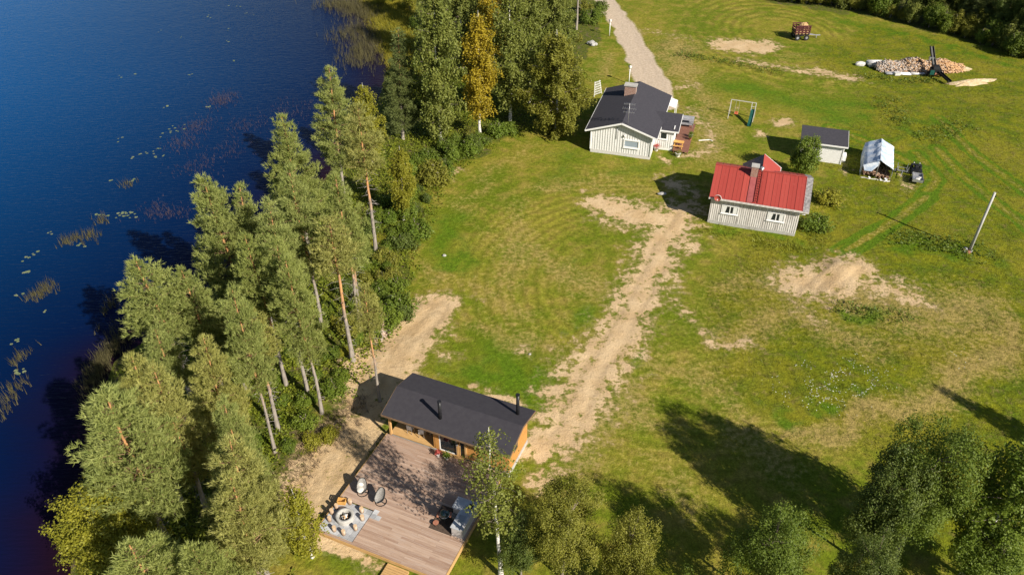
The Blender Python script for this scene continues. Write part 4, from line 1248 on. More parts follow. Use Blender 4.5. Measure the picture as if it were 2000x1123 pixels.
for a in (.0, 7.25): mb.box(a - .07, a + .07, .33, .47, .40, 3.0)
mb.build('corner_board', M['white_paint'], h)
mb = MB()
E0, E1, RZ, EZ, B0, B1 = -.65, 7.90, 4.45, 3.02, -.15, 12.75
RM = 3.63
mb.slab([(E0, B0, EZ), (RM, B0, RZ), (RM, B1, RZ), (E0, B1, EZ)], .13)
mb.slab([(RM + .001, B0, RZ), (E1, B0, EZ), (E1, B1, EZ), (RM + .001, B1, RZ)], .13)
rf = mb.build('roof', M['roof_felt'], h)
mb = MB()
mb.bar((E0 - .03, B0 - .025, EZ - .09), (RM, B0 - .025, RZ - .09), .04, .20); mb.bar((RM, B0 - .025, RZ - .09), (E1 + .03, B0 - .025, EZ - .09), .04, .20)
mb.bar((E0 - .025, B0, EZ - .09), (E0 - .025, B1, EZ - .09), .04, .18)
mb.bar((E1 + .025, B0, EZ - .09), (E1 + .025, 3.2, EZ - .09), .04, .18)
mb.build('fascia', M['white_paint'], h)
mb = MB(); mb.bar((E1 + .025, 6.6, EZ - .09), (E1 + .025, B1, EZ - .09), .04, .18); mb.build('fascia', M['white_paint'], h)
mb = MB(); mb.box(2.35, 3.75, 8.55, 9.35, 3.6, 5.35)
ch = mb.build('chimney', M['brick'], h)
mb = MB(); mb.box(2.25, 3.85, 8.45, 9.45, 5.35, 5.50); mb.build('chimney_cap', M['concrete'], ch)
def window(parent, a0, a1, z0, z1, b, glass, mull=1, fr=.11, dep=.07, name='window', mat='white_paint'):
    mb = MB()
    mb.box(a0, a1, b - dep, b, z0, z0 + fr).box(a0, a1, b - dep, b, z1 - fr, z1).box(a0, a0 + fr, b - dep, b, z0 + fr, z1 - fr).box(a1 - fr, a1, b - dep, b, z0 + fr, z1 - fr)
    for i in range(1, mull):
        a = a0 + (a1 - a0) * i / mull; mb.box(a - .05, a + .05, b - dep, b, z0 + fr, z1 - fr)
    mb.box(a0 - .05, a1 + .05, b - dep - .06, b, z0 - .06, z0 - .002)
    w = mb.build(name, M[mat], parent)
    for i in range(mull):
        p0 = a0 + fr + (a1 - a0 - 2 * fr) * i / mull + (.05 if i else 0); p1 = a0 + fr + (a1 - a0 - 2 * fr) * (i + 1) / mull - (.05 if i < mull - 1 else 0)
        mb = MB(); mb.box(p0, p1, b - .028, b - .008, z0 + fr, z1 - fr); mb.build('pane', M[glass], w)
    return w
window(h, 3.95, 5.85, 1.15, 2.20, .43, 'bright_glass', 1, .14, .09)
mb = MB(); mb.lathe([(.0, .16), (.10, .14), (.13, .05), (.10, -.08), (0, -.1)], 12, (4.02, .32, 2.62)); mb.build('wall_lamp', M['ceramic'], h)
mb = MB(); mb.tube([(3.08, .38, 3.65), (3.08, .33, 2.1)], .035, 6); mb.build('downpipe', M['metal_grey'], h)
# TV aerial standing at the front gable
mb = MB(); mb.cyl((4.30, .1, 3.9), (4.30, .1, 6.9), .03, .025, 8)
an = mb.build('aerial_mast', M['metal_grey'], h)
mb = MB()
for zz, n, L in ((6.75, 9, .9), (6.2, 7, 1.1), (5.75, 5, .9)):
    mb.bar((4.30 - L * .7, .1, zz), (4.30 + L * .7, .25, zz), .025)
    for i in range(n):
        f = -1 + 2 * i / (n - 1); mb.bar((4.30 + f * L * .68, .17 - .32, zz + .02), (4.30 + f * L * .68, .17 + .32, zz + .02), .018)
mb.build('aerial_rods', M['metal_grey'], an)
# entrance wing
mb = MB()
mb.box(7.225, 9.50, 3.35, 3.47, .30, 2.55); mb.box(9.38, 9.50, 3.47, 6.3, .30, 2.95); mb.box(7.225, 9.38, 6.18, 6.3, .30, 3.2); mb.box(7.225, 9.5, 3.35, 6.3, -.2, .30)
wg = mb.build('entrance_wing', M['white_board'], h)
mb = MB(); battens(mb, 8.55, 9.45, 3.35, .32, lambda a: 2.5, .26); battens(mb, 7.3, 8.5, 3.35, .32, lambda a: 1.35, .26); mb.build('wing_siding', M['batten_grey'], wg, 'stuff')
mb = MB(); mb.slab([(6.2, 3.05, 2.70), (10.0, 3.05, 2.70), (10.0, 6.6, 3.45), (6.2, 6.6, 3.45)], .12); mb.build('wing_roof', M['roof_felt'], wg)
mb = MB(); mb.bar((7.85, 3.02, 2.62), (10.03, 3.02, 2.62), .04, .18); mb.bar((10.03, 3.02, 2.62), (10.03, 6.6, 3.37), .04, .2); mb.build('wing_fascia', M['white_paint'], wg)
window(h, 7.85, 8.75, 1.40, 2.35, 3.35, 'glass', 1, .10, .06)
mb = MB(); mb.box(9.50, 9.54, 4.3, 5.25, .5, 2.5); d_ = mb.build('door', M['white_paint'], h); mb = MB(); mb.cyl((9.54, 4.42, 1.5), (9.62, 4.42, 1.5), .03, .03, 8); mb.build('door_handle', M['metal_grey'], d_)
mb = MB(); mb.slab([(7.92, 10.2, 2.78), (8.75, 10.2, 2.55), (8.75, 12.6, 2.55), (7.92, 12.6, 2.78)], .06); mb.bar((8.7, 10.3, .3), (8.7, 10.3, 2.5), .08); mb.bar((8.7, 12.5, .3), (8.7, 12.5, 2.5), .08); mb.build('door_canopy', M['white_paint'], h)

def loc(A, ang, a, b, z=0.0):
    c, s = math.cos(ang), math.sin(ang)
    return (A[0] + a * c - b * s, A[1] + a * s + b * c, z)

t = thing('terrace', 'narrow red-brown wooden terrace along the entrance side of the white house', 'terrace', HA, HR)
pm = None
for i in range(11):
    if pm is None:
        m_ = MB(); m_.box(0, .165, 0, 8.1, -.04, 0); pm = m_.mesh('plank', M['brown_deck'])
    link('plank', pm, t, (9.58 + i * .172, 2.75, .40))
mb = MB()
for a in (9.7, 10.5, 11.3):
    for b in (2.9, 6.5, 10.5): mb.box(a, a + .1, b, b + .1, -.1, .355)
mb.build('posts', M['brown_deck'], t, 'stuff')
o = thing('table_set', 'yellow wooden table with attached benches on the red-brown terrace', 'picnic table', loc(HA, HR, 10.15, 3.85, .4), HR)
m_ = MB(); m_.box(-.6, .6, -.32, .32, .68, .73); m_.build('tabletop', M['yellow_wood'], o)
for s in (-1, 1):
    m_ = MB(); m_.box(-.6, .6, s * .62 - .13, s * .62 + .13, .40, .44); m_.build('bench_seat', M['yellow_wood'], o)
    m_ = MB(); m_.bar((s * .45, -.62, .02), (s * .45, -.12, .68), .06); m_.bar((s * .45, .62, .02), (s * .45, .12, .68), .06); m_.bar((s * .45, -.7, .36), (s * .45, .7, .36), .06); m_.build('leg_frame', M['yellow_wood'], o)
o = thing('covered_swing_seat', 'grey-covered garden swing seat at the far end of the red-brown terrace', 'swing seat', loc(HA, HR, 10.4, 10.0, .4), HR)
m_ = MB(); m_.prism_x([(-.55, 1.15), (.55, 1.15), (.6, 1.0), (0, 1.32), (-.6, 1.0)], -.85, .85); m_.build('cover', M['grey_cover'], o)
m_ = MB(); m_.box(-.8, .8, -.5, .5, .35, .55); m_.build('seat', M['grey_cover'], o)
for sx in (-.8, .8):
    m_ = MB(); m_.bar((sx, -.5, 0), (sx, -.5, 1.05), .06); m_.bar((sx, .5, 0), (sx, .5, 1.05), .06); m_.build('post', M['metal_grey'], o)
def pot_plant(name, label, pos, r, hgt, potmat, leafmat, seed, cat='potted plant', spread=1.0):
    o = thing(name, label, cat, pos)
    m_ = MB(); m_.lathe([(r * .7, 0), (r, hgt), (r * 1.08, hgt), (r * 1.08, hgt - .03), (r * .92, hgt - .03), (0, hgt - .05)], 14); m_.build('pot', M[potmat], o)
    rng = np.random.default_rng(seed); n = 220
    P_ = rng.normal(size=(n, 3)) * np.array([r * .6, r * .6, .12]) * spread + np.array([0, 0, hgt + .14])
    V, F = leaves_geo(rng, P_, unit(rng.normal(size=(n, 3)) * .6 + np.array([0, 0, .7])), rng.uniform(.04, .08, n))
    link('leaves', np_mesh('leaves', V, F, np.repeat(rng.random(n), 4), [M[leafmat]]), o)
    return o
pot_plant('flower_pot', 'pale pot with flowers at the outer rail of the red-brown terrace', loc(HA, HR, 11.3, 6.9, .4), .22, .4, 'ceramic', 'bright_leaves', 1)
pot_plant('flower_pot', 'dark pot with a twiggy plant next to the pale pot on the terrace', loc(HA, HR, 11.32, 6.2, .4), .2, .35, 'terracotta', 'dark_leaves', 2)
pot_plant('planter', 'flower box with reddish blooms in the corner beside the entrance wing', loc(HA, HR, 7.65, 2.9, 0), .3, .5, 'ceramic', 'flower_red', 3)
pot_plant('planter', 'white barrel planter on the grass at the near end of the terrace', loc(HA, HR, 10.35, 2.15, 0), .32, .45, 'white_paint', 'olive_leaves', 4)
o = thing('lawn_stick', 'white jointed pole lying on the worn grass past the terrace', 'pole', (*(24.06,90.02), .06))
m_ = MB(); m_.bar((-.9, -.15, .03), (.5, .05, .03), .08); m_.bar((.5, .05, .03), (.75, -.3, .03), .08); m_.build('rod', M['white_paint'], o)

# ---- red-roofed cottage
M['old_board'] = mat_noisy('old_board', (.44, .41, .38), (.78, .75, .72), 5, .85, (1.5, 1.5, .12), bump=.15)
M['old_batten'] = mat_noisy('old_batten', (.46, .43, .40), (.66, .63, .60), 6, .9, (1, 1, .2))
k = N('red_sheet', .5)
n1 = k.noise(k.coord('Object'), .9, 5, .65); n2 = k.noise(k.mapping(k.coord('Object'), (4, .6, 1)), 2.0, 4)
c1 = k.mix(k.rand(), (.31, .045, .034), (.38, .064, .048))
c1 = k.mix(k.math('MULTIPLY', k.step(n1, .55, .75), .45), c1, (.50, .15, .115)); c1 = k.mix(k.math('MULTIPLY', k.step(n2, .60, .75), .4), c1, (.25, .05, .045))
k.bsdf(c1, .5, .0, None, .4); M['red_sheet'] = k.m
M['old_felt'] = mat_noisy('old_felt', (.16, .15, .15), (.34, .32, .31), 4, .9, bump=.3)
M['rust_felt'] = mat_noisy('rust_felt', (.12, .09, .08), (.30, .25, .23), 3, .9, (1, 4, 1), bump=.2)
RA = (20.56, 71.15); RR = R(-17.6)
r = thing('red_roofed_cottage', 'old grey-white cottage with red sheet-metal roof', 'cottage', RA, RR)
mb = MB(); mb.box(0, 8.85, 0, 6.9, -.4, .30); mb.build('plinth', M['concrete'], r)
mb = MB()
rv, re = 5.02 - .12, 3.30 - .02
mb.prism_x([(.03, .30), (6.87, .30), (6.87, re + .1), (3.45, rv), (.03, re + .1)], .03, .15); mb.prism_x([(.03, .30), (6.87, .30), (6.87, re + .1), (3.45, rv), (.03, re + .1)], 8.70, 8.82)
mb.box(.15, 8.70, .03, .15, .30, re + .1); mb.box(.15, 8.70, 6.75, 6.87, .30, re + .1)
mb.build('wall', M['old_board'], r)
mb = MB()
for a0, a1, z0, z1 in ((.08, 1.15, .32, 3.2), (2.95, 5.72, .32, 3.2), (7.58, 8.8, .32, 3.2), (1.15, 2.95, .32, 1.32), (5.72, 7.58, .32, 1.32), (1.15, 2.95, 2.42, 3.2), (5.72, 7.58, 2.42, 3.2)):
    battens(mb, a0, a1, .03, z0, lambda a: z1, .21, .06, .03)
battens_side(mb, .1, 6.8, .03, -1, .32, 3.25, .21); battens_side(mb, .1, 6.8, 8.82, 1, .32, 3.25, .21)
mb.build('siding', M['old_batten'], r, 'stuff')
for a0 in (1.2, 5.8):
    w = window(r, a0, a0 + 1.72, 1.38, 2.36, .03, 'glass', 2, .10, .07)
    for s in (0, 1):
        m_ = MB()
        x0 = a0 + (.12 if s == 0 else 1.18); x1 = x0 + .42
        m_.add([(x0, -.005, 1.50), (x0 + (.28 if s == 0 else .42), -.005, 1.50), (x1, -.005, 2.25), (x0, -.005, 2.25)], [(0, 1, 2, 3)]); m_.build('curtain', M['curtain'], w)
# sheet-metal panels, each with its seam
slope = math.atan2(5.02 - 3.30, 3.95); plen = math.hypot(1.72, 3.95); PW = .765
m_ = MB(); m_.box(.012, PW - .012, 0, plen, -.03, 0); m_.box(PW - .03, PW + .03, 0, plen, -.01, .032); m_.box(PW * .5 - .02, PW * .5 + .02, .02, plen - .02, 0, .010)
pmesh = m_.mesh('roof_panel', M['red_sheet'])
for i in range(12):
    o = link('roof_panel', pmesh, r, (-.22 + i * PW, -.50, 3.30)); o.rotation_euler = (slope, 0, 0)
    o = link('roof_panel', pmesh, r, (-.22 + (i + 1) * PW, 7.40, 3.30)); o.rotation_euler = (slope, 0, math.pi)
mb = MB(); mb.prism_x([(-.50, 3.262), (3.45, 4.982), (7.4, 3.262), (7.4, 3.20), (3.45, 4.91), (-.5, 3.20)], -.22, 8.96); mb.build('roof_boards', M['old_board'], r)
mb = MB(); mb.slab([(8.965, -.55, 3.29), (9.60, -.55, 3.29), (9.60, 3.45, 5.03), (8.965, 3.45, 5.03)], .12); mb.slab([(8.965, 3.451, 5.03), (9.60, 3.451, 5.03), (9.60, 7.4, 3.29), (8.965, 7.4, 3.29)], .12); mb.build('roof_edge', M['old_felt'], r)
mb = MB(); mb.box(-.25, 9.6, -.56, -.52, 3.10, 3.27); mb.build('eaves_board', M['old_batten'], r)
mb = MB(); mb.bar((-.24, 3.45, 5.05), (8.96, 3.45, 5.05), .18, .05); mb.build('ridge_cap', M['red_sheet'], r)
mb = MB(); mb.box(3.42, 4.10, 2.55, 3.2, 4.2, 5.75); ch = mb.build('chimney', M['brick'], r)
mb = MB(); mb.box(3.36, 4.16, 2.49, 3.26, 5.75, 5.88); mb.build('chimney_cap', M['concrete'], ch)
m_ = MB()
def onroof(a, b, dz=.06): return (a, b, 3.30 + (b + .5) * 1.72 / 3.95 + dz)
for a in (4.22, 4.60): m_.bar(onroof(a, -.45, .10), onroof(a, 3.35, .10), .05)
for i in range(13): m_.bar(onroof(4.22, -.25 + i * .29, .10), onroof(4.60, -.25 + i * .29, .10), .04)
M['ladder_red'] = mat_noisy('ladder_red', (.16, .03, .025), (.22, .045, .035), 4, .6, bump=0); m_.build('roof_ladder', M['ladder_red'], r)
m_ = MB(); m_.slab([onroof(3.48, -.48, .07), onroof(4.06, -.48, .07), onroof(4.06, 2.5, .07), onroof(3.48, 2.5, .07)], .02)
M['old_red'] = mat_noisy('old_red', (.27, .065, .065), (.34, .09, .085), 3, .6, bump=0); m_.build('chimney_flashing', M['old_red'], r)
mb = MB()
mb.prism([(2.75, 3.2), (6.15, 3.2), (6.15, 3.70), (4.5, 4.80), (2.75, 3.70)], 7.05, 7.17)
mb.build('dormer_wall', M['old_board'], r)
mb = MB(); mb.slab([(4.505, 7.35, 4.98), (4.505, 3.6, 4.98), (6.45, 5.9, 3.62), (6.45, 7.35, 3.62)][::-1], -.07)
mb.build('dormer_roof', M['red_sheet'], r)
mb = MB(); mb.slab([(4.495, 3.6, 4.98), (4.495, 7.35, 4.98), (2.5, 7.35, 3.58), (2.5, 5.9, 3.58)], .07); mb.build('dormer_roof', M['rust_felt'], r, None, 'weathered grey-brown dormer slope')
mb = MB(); mb.bar((4.5, 7.38, 4.95), (6.5, 7.38, 3.58), .05, .18); mb.bar((6.48, 7.38, 3.56), (6.48, 6.6, 3.56), .05, .2); mb.build('dormer_fascia', M['white_paint'], r)
mb = MB(); mb.cyl((4.45, 3.5, 4.95), (4.45, 3.5, 5.30), .16, .14, 12); mb.lathe([(.24, 5.32), (.2, 5.42), (0, 5.46)], 12, (4.45, 3.5, 0)); mb.build('roof_vent', M['metal_grey'], r)
o = thing('satellite_dish', 'red and white satellite dish at the eaves corner of the red-roofed cottage', 'satellite dish', loc(RA, RR, .65, -.62, 3.45), RR)
m_ = MB()
vs = []; fs = []
for j in range(5):
    rr_ = .34 * j / 4
    for i in range(16):
        a = 2 * math.pi * i / 16; vs.append((rr_ * math.cos(a), -.12 + .12 * (j / 4) ** 2 * -1 + .06, rr_ * math.sin(a)))
for j in range(4):
    for i in range(16): fs.append((j * 16 + i, j * 16 + (i + 1) % 16, (j + 1) * 16 + (i + 1) % 16, (j + 1) * 16 + i))
m_.add(vs, fs, 0, True); m_.build('dish', M['red_sheet'], o)
m_ = MB(); m_.bar((0, -.05, -.3), (0, -.5, 0), .03); m_.box(-.05, .05, -.56, -.46, -.04, .06); m_.build('feed_arm', M['white_paint'], o)
m_ = MB(); m_.ring((0, -.12, 0), .345, .025, 20, 6, 0, 'y'); m_.bar((0, 0, -.35), (0, .15, -.35), .05); m_.build('rim', M['white_paint'], o)
mb = MB(); mb.bar((7.85, -.12, 2.72), (9.35, -.12, 2.72), .07); mb.bar((8.95, -.12, 2.72), (9.5, -.5, 3.1), .06); mb.build('gutter_pipe', M['white_paint'], r)

# ---- white shed
SA = (35.09, 84.92); SR = R(-17.45)
s_ = thing('white_shed', 'small white shed with dark single-pitch roof behind the small green tree', 'shed', SA, SR)
mb = MB(); mb.prism_x([(.03, 0), (2.75, 0), (2.75, 2.80), (.03, 2.36)], -.9, 3.82); mb.build('wall', M['white_paint'], s_)
mb = MB()
z = .25
while z < 2.2:
    mb.box(-.88, 3.80, .005, .03, z, z + .018); z += .145
mb.build('siding_lines', M['batten_grey'], s_, 'stuff')
mb = MB(); mb.slab([(-1.17, -.32, 2.46), (4.13, -.32, 2.46), (4.13, 3.05, 3.0), (-1.17, 3.05, 3.0)], .12); mb.build('roof', M['roof_felt'], s_)
mb = MB(); mb.box(-1.17, 4.13, -.36, -.325, 2.27, 2.45); mb.bar((4.15, -.34, 2.36), (4.15, 3.05, 2.9), .03, .16); mb.build('fascia', M['white_paint'], s_)
for a in (-.87, 3.79):
    mb = MB(); mb.box(a - .06, a + .06, -.03, .005, .02, 2.3); mb.build('corner_board', M['white_board'], s_)
o = thing('outdoor_unit', 'white heat pump unit against the end wall of the white shed', 'heat pump', loc(SA, SR, 4.15, 1.0, 0), SR)
m_ = MB(); m_.box(-.18, .18, -.42, .42, .25, .95); m_.build('casing', M['white_paint'], o)
m_ = MB(); m_.ring((.185, -.1, .6), .26, .025, 18, 6, 0, 'x'); m_.build('fan_ring', M['dark_metal'], o)
m_ = MB(); m_.box(-.18, .18, -.35, -.28, 0, .25).box(-.18, .18, .28, .35, 0, .25); m_.build('stand', M['metal_grey'], o)

# ---- tarpaulin shelter
k = N('tarpaulin', .45)
nn = k.noise(k.coord('Object'), 1.3, 4, .6)
cc = k.mix(k.step(nn, .40, .62), (.38, .48, .63), (.72, .75, .79))  # bluish patches put the sky's tint into the white sheet's colour
tb = k.bsdf(cc, .45, 0, k.bump(k.noise(k.coord('Object'), 3.5, 4), .5, .06), .4); M['tarp'] = k.m
TA = (40.05, 80.94); TR = R(-21.5)
t = thing('tarp_shelter', 'white tarpaulin shelter on a pole frame, open front full of firewood', 'tent', TA, TR)
rngt = np.random.default_rng(4)
m_ = MB(); nu, nv = 14, 12
prof = [(-.06, .05), (-.05, .9), (.02, 1.60), (.45, 1.82), (.85, 2.0), (1.25, 2.22), (1.62, 2.46), (1.98, 2.24), (2.4, 2.02), (2.8, 1.84), (3.20, 1.62), (3.27, .9), (3.28, .45)]
vs = []; fs = []
for j in range(nv):
    b = -.15 + 5.9 * j / (nv - 1)
    rib = abs(math.sin(j * math.pi / (nv - 1) * 3))
    for i, (a, z) in enumerate(prof):
        sag = .10 * rib * (1 if 2 < i < 10 and i != 6 else .2)
        zz = z - sag + rngt.normal() * .015
        if j == 0 and i in (1,): zz += .15
        vs.append((a + rngt.normal() * .02, b + (.25 if (j == 0 and i in (0, 1, 11, 12)) else 0), zz))
n_ = len(prof)
for j in range(nv - 1):
    for i in range(n_ - 1): fs.append((j * n_ + i, j * n_ + i + 1, (j + 1) * n_ + i + 1, (j + 1) * n_ + i))
m_.add(vs, fs, 0, True); m_.build('tarpaulin', M['tarp'], t)
m_ = MB(); m_.add([(0, -.1, 1.55), (.25, -.45, 1.05), (1.0, -.55, 1.15), (1.55, -.2, 1.75), (1.55, -.1, 2.3)], [(0, 1, 2, 3, 4)], 0, True); m_.build('front_flap', M['tarp'], t)
for a, b in ((0, .05), (3.2, .05), (0, 2.8), (3.2, 2.8), (0, 5.6), (3.2, 5.6)):
    m_ = MB(); m_.cyl((a, b, 0), (a, b, 1.6), .03, .03, 6); m_.build('pole', M['metal_grey'], t)
m_ = MB(); m_.cyl((1.6, 0, 0), (1.6, 0, 2.4), .035, .035, 6); m_.cyl((1.6, -.05, 2.42), (1.6, 5.7, 2.42), .03, .03, 6); m_.build('ridge_pole', M['metal_grey'], t)

def log_heap(name, n, seed, fn, length=(.28, .36), w=(.07, .14), parent=None, mats=None, lay=.5):
    """n split logs piled so that fn(rng) gives each one's centre; one mesh"""
    rng = np.random.default_rng(seed)
    P_, az, el, grey = fn(rng, n)
    L = rng.uniform(*length, n) / 2; a = rng.uniform(*w, n) / 2; b = a * rng.uniform(.6, 1.1, n)
    D = np.stack([np.cos(az) * np.cos(el), np.sin(az) * np.cos(el), np.sin(el)], 1)
    S = unit(np.cross(D, rdir(rng, n))); T_ = np.cross(D, S)
    V = []
    for sgn in (-1, 1):
        for sa, sb in ((-1, -1), (1, -1), (1, 1), (-1, 1)):
            V.append(P_ + D * (sgn * L)[:, None] + S * (sa * a)[:, None] + T_ * (sb * b)[:, None])
    V = np.stack(V, 1).reshape(-1, 3)
    q = np.array([(0, 3, 2, 1), (4, 5, 6, 7), (0, 1, 5, 4), (1, 2, 6, 5), (2, 3, 7, 6), (3, 0, 4, 7)])
    F = (np.arange(n)[:, None, None] * 8 + q[None]).reshape(-1, 4)
    mi = np.tile([0, 0, 0, 0, 1, 0], n)
    tint = np.repeat(np.clip(grey, 0, 1), 8)
    return tag(link(name, np_mesh(name, V, F, tint, mats, mi), parent), kind='stuff')
def mat_log(name, a, b):
    k = N(name, .85); f = k.attr('tint'); n_ = k.noise(k.coord('Position'), 14, 3)
    k.bsdf(k.scale(k.mix(f, a, b), k.lin(n_, .7, 1.3, .2, .8)), .85); return k.m
M['split_wood'] = mat_log('split_wood', (.52, .32, .16), (.36, .31, .27))
M['log_bark'] = mat_log('log_bark', (.26, .14, .07), (.52, .49, .47))
M['old_split'] = mat_log('old_split', (.19, .10, .06), (.38, .27, .19))
def f_tent(rng, n):
    x = rng.uniform(.2, 3.0, n); y = rng.uniform(.15, 3.0, n); top = .55 + .5 * np.clip((y - .1) / 1.2, 0, 1) + .2 * np.sin(x * 2)
    return np.stack([x, y, top * rng.random(n) ** .35], 1), rng.uniform(0, 6.28, n), rng.normal(size=n) * .3, rng.random(n) * .8
log_heap('firewood', 700, 5, f_tent, parent=t, mats=[M['old_split'], M['old_split']])
m_ = MB(); rngq = random.Random(3)
for i in range(9):
    x0 = .1 + i * .35; m_.bar((x0, -.25 + rngq.uniform(-.1, .1), .06), (x0 + rngq.uniform(.3, .6), -.2 + rngq.uniform(-.15, .2), .08), .09)
m_.build('loose_boards', M['old_board'], t, 'stuff')
for i, (a, b, s) in enumerate([(2.75, .0, .17), (2.2, -.05, .11), (1.0, -.1, .13)]):
    o = thing('bucket', ['white bucket at the open corner of the tarpaulin shelter', 'small white pail among the firewood in front of the shelter', 'pale can by the middle pole of the tarpaulin shelter'][i], 'bucket', loc(TA, TR, a, b - .15, .0), 0)
    m_ = MB(); m_.lathe([(s * .8, 0), (s, s * 2), (s * .92, s * 2), (s * .75, .03), (0, .03)], 14); m_.build('pail', M['white_paint'], o)
    m_ = MB(); m_.ring((0, 0, s * 2), s, .012, 14, 5); m_.build('rim', M['metal_grey'], o)

# ---- quad bike, its trailer, and a small cart
QD = math.atan2(4.2, 1.6)
q = thing('quad_bike', 'black quad bike parked beside the tarpaulin shelter', 'quad bike', (46.85, 81.95, .0), QD - math.pi / 2)
for sx in (-1, 1):
    for sy in (-1, 1):
        m_ = MB(); x = sx * .47; y = sy * .63
        prof = [(.10, -.12), (.24, -.13), (.30, -.09), (.31, 0), (.30, .09), (.24, .13), (.10, .12)]
        n0 = len(m_.v); m_.lathe(prof, 16)
        m_.v = [(x + p[2], y + p[0], .31 + p[1]) for p in m_.v]
        w = m_.build('wheel', M['rubber'], q)
        m_ = MB(); m_.cyl((x - .1, y, .31), (x + .1, y, .31), .13, .13, 10); m_.build('rim', M['metal_grey'], w)
m_ = MB(); m_.box(-.22, .22, -.75, .7, .35, .55); m_.prism_x([(-.2, .55), (.35, .55), (.38, .78), (.05, .86), (-.2, .72)], -.16, .16); m_.build('body', M['black_plastic'], q)
m_ = MB(); m_.prism_x([(-.72, .62), (-.12, .62), (-.1, .82), (-.35, .78), (-.72, .84)], -.17, .17); m_.build('seat', M['rubber'], q)
for sy, y0, y1 in ((1, .40, 1.0), (-1, -1.0, -.42)):
    m_ = MB(); m_.prism_x([(y0, .68), (y1, .60), (y1, .55), (y0, .62)] if sy > 0 else [(y0, .60), (y1, .68), (y1, .62), (y0, .55)], -.56, .56); m_.build('mudguard', M['black_plastic'], q)
    m_ = MB()
    for i in range(5): m_.bar((-.38 + i * .19, y0 + .03, .84), (-.38 + i * .19, y1 - .03, .84), .025)
    m_.bar((-.42, y0, .84), (.42, y0, .84), .025); m_.bar((-.42, y1, .84), (.42, y1, .84), .025)
    m_.build('rack', M['dark_metal'], q)
m_ = MB(); m_.tube([(-.40, .12, 1.05), (-.15, .28, 1.0), (.15, .28, 1.0), (.40, .12, 1.05)], .02, 6); m_.cyl((0, .3, .8), (0, .28, 1.0), .025, .025, 6); m_.build('handlebar', M['dark_metal'], q)
for sx in (-1, 1):
    m_ = MB(); m_.ball((sx * .3, .98, .70), .075, 10, 6); m_.build('headlight', M['white_paint'], q)
tq = thing('quad_trailer', 'silver box trailer with pale sacks coupled behind the black quad bike', 'trailer', (46.05, 79.75, 0), QD - math.pi / 2)
m_ = MB(); m_.box(-.55, .55, -.95, .85, .40, .45).box(-.55, -.52, -.95, .85, .45, .72).box(.52, .55, -.95, .85, .45, .72).box(-.52, .52, -.95, -.92, .45, .72).box(-.52, .52, .82, .85, .45, .72); m_.build('box', M['metal_grey'], tq)
m_ = MB(); m_.bar((0, .85, .42), (0, 1.6, .45), .06); m_.build('drawbar', M['dark_metal'], tq)
for sx in (-1, 1):
    m_ = MB(); m_.cyl((sx * .58, -.1, .25), (sx * .74, -.1, .25), .25, .25, 14); m_.build('wheel', M['rubber'], tq)
M['sack'] = mat_noisy('sack', (.48, .46, .43), (.60, .58, .55), 4, .8)
for i, (x, y, s) in enumerate([(-.05, -.62, .3), (.2, -.1, .22)]):
    o = thing('sack', ['fat white sack at the tail of the silver trailer', 'smaller pale sack in the middle of the silver trailer'][i], 'sack', (0, 0, 0)); c, sn = math.cos(QD - math.pi / 2), math.sin(QD - math.pi / 2)
    o.location = (46.05 + x * c - y * sn, 79.75 + x * sn + y * c, .45)
    m_ = MB(); m_.ball((0, 0, s * .55), (s, s * .8, s * .55), 12, 7, 0, .06, random.Random(i)); m_.build('bag', M['sack'], o)
    m_ = MB(); m_.cyl((s * .5, 0, s * .95), (s * .7, 0, s * 1.1), .05, .08, 8); m_.build('tied_neck', M['sack'], o)
ct = thing('log_cart', 'light two-wheeled tubular cart with drawbar between shelter and quad bike', 'cart', (45.2, 81.85, 0), R(-17))
for sx in (-1, 1):
    m_ = MB(); m_.cyl((sx * .58, 0, .24), (sx * .74, 0, .24), .24, .24, 14); w = m_.build('wheel', M['rubber'], ct)
    m_ = MB(); m_.cyl((sx * .56, 0, .24), (sx * .76, 0, .24), .15, .15, 12); m_.build('rim', M['white_paint'], w)
m_ = MB(); m_.bar((-.58, 0, .3), (.58, 0, .3), .06); m_.bar((-.5, .5, .42), (.5, .5, .42), .05); m_.bar((-.5, -.45, .42), (.5, -.45, .42), .05); m_.bar((-.5, -.45, .42), (-.5, .5, .42), .05); m_.bar((.5, -.45, .42), (.5, .5, .42), .05)
for sx in (-1, 1):
    for y in (.45, -.4): m_.bar((sx * .5, y, .42), (sx * .55, y, 1.0), .05)
m_.build('frame', M['metal_grey'], ct)
m_ = MB(); m_.bar((0, -.45, .40), (-.35, -1.9, .35), .07); m_.build('drawbar', M['metal_grey'], ct)

# ---- swing and slide
M['galv'] = mat_noisy('galvanised', (.55, .54, .50), (.66, .65, .60), 4, .5, metal=.2, bump=0)
M['slide_green'] = mat_noisy('slide_green', (.012, .07, .055), (.02, .10, .08), 3, .4, bump=0)
M['orange'] = mat_noisy('orange', (.50, .12, .05), (.58, .17, .08), 4, .6, bump=0)
sw = thing('swing_set', 'pale metal swing frame with red seat and dark green slide on worn grass', 'swing', (28.45, 97.0, 0), R(-21.5))
m_ = MB(); m_.bar((0, 0, 2.35), (3.15, 0, 2.35), .07); m_.build('top_bar', M['galv'], sw)
for x in (0, 2.65, 3.15):
    for sy in (-1, 1):
        m_ = MB(); m_.bar((x, sy * .07, 2.35), (x, sy * .75, 0), .065); m_.build('leg', M['galv'], sw)
m_ = MB()
for zz in (.5, .9, 1.3, 1.7): m_.bar((2.65, .06 + (2.35 - zz) * .29, zz), (3.15, .06 + (2.35 - zz) * .29, zz), .05)
m_.build('rung', M['galv'], sw)
m_ = MB()
pts = [(-.05, 1.50), (-.5, 1.28), (-1.0, .92), (-1.5, .5), (-1.95, .22), (-2.3, .16)]
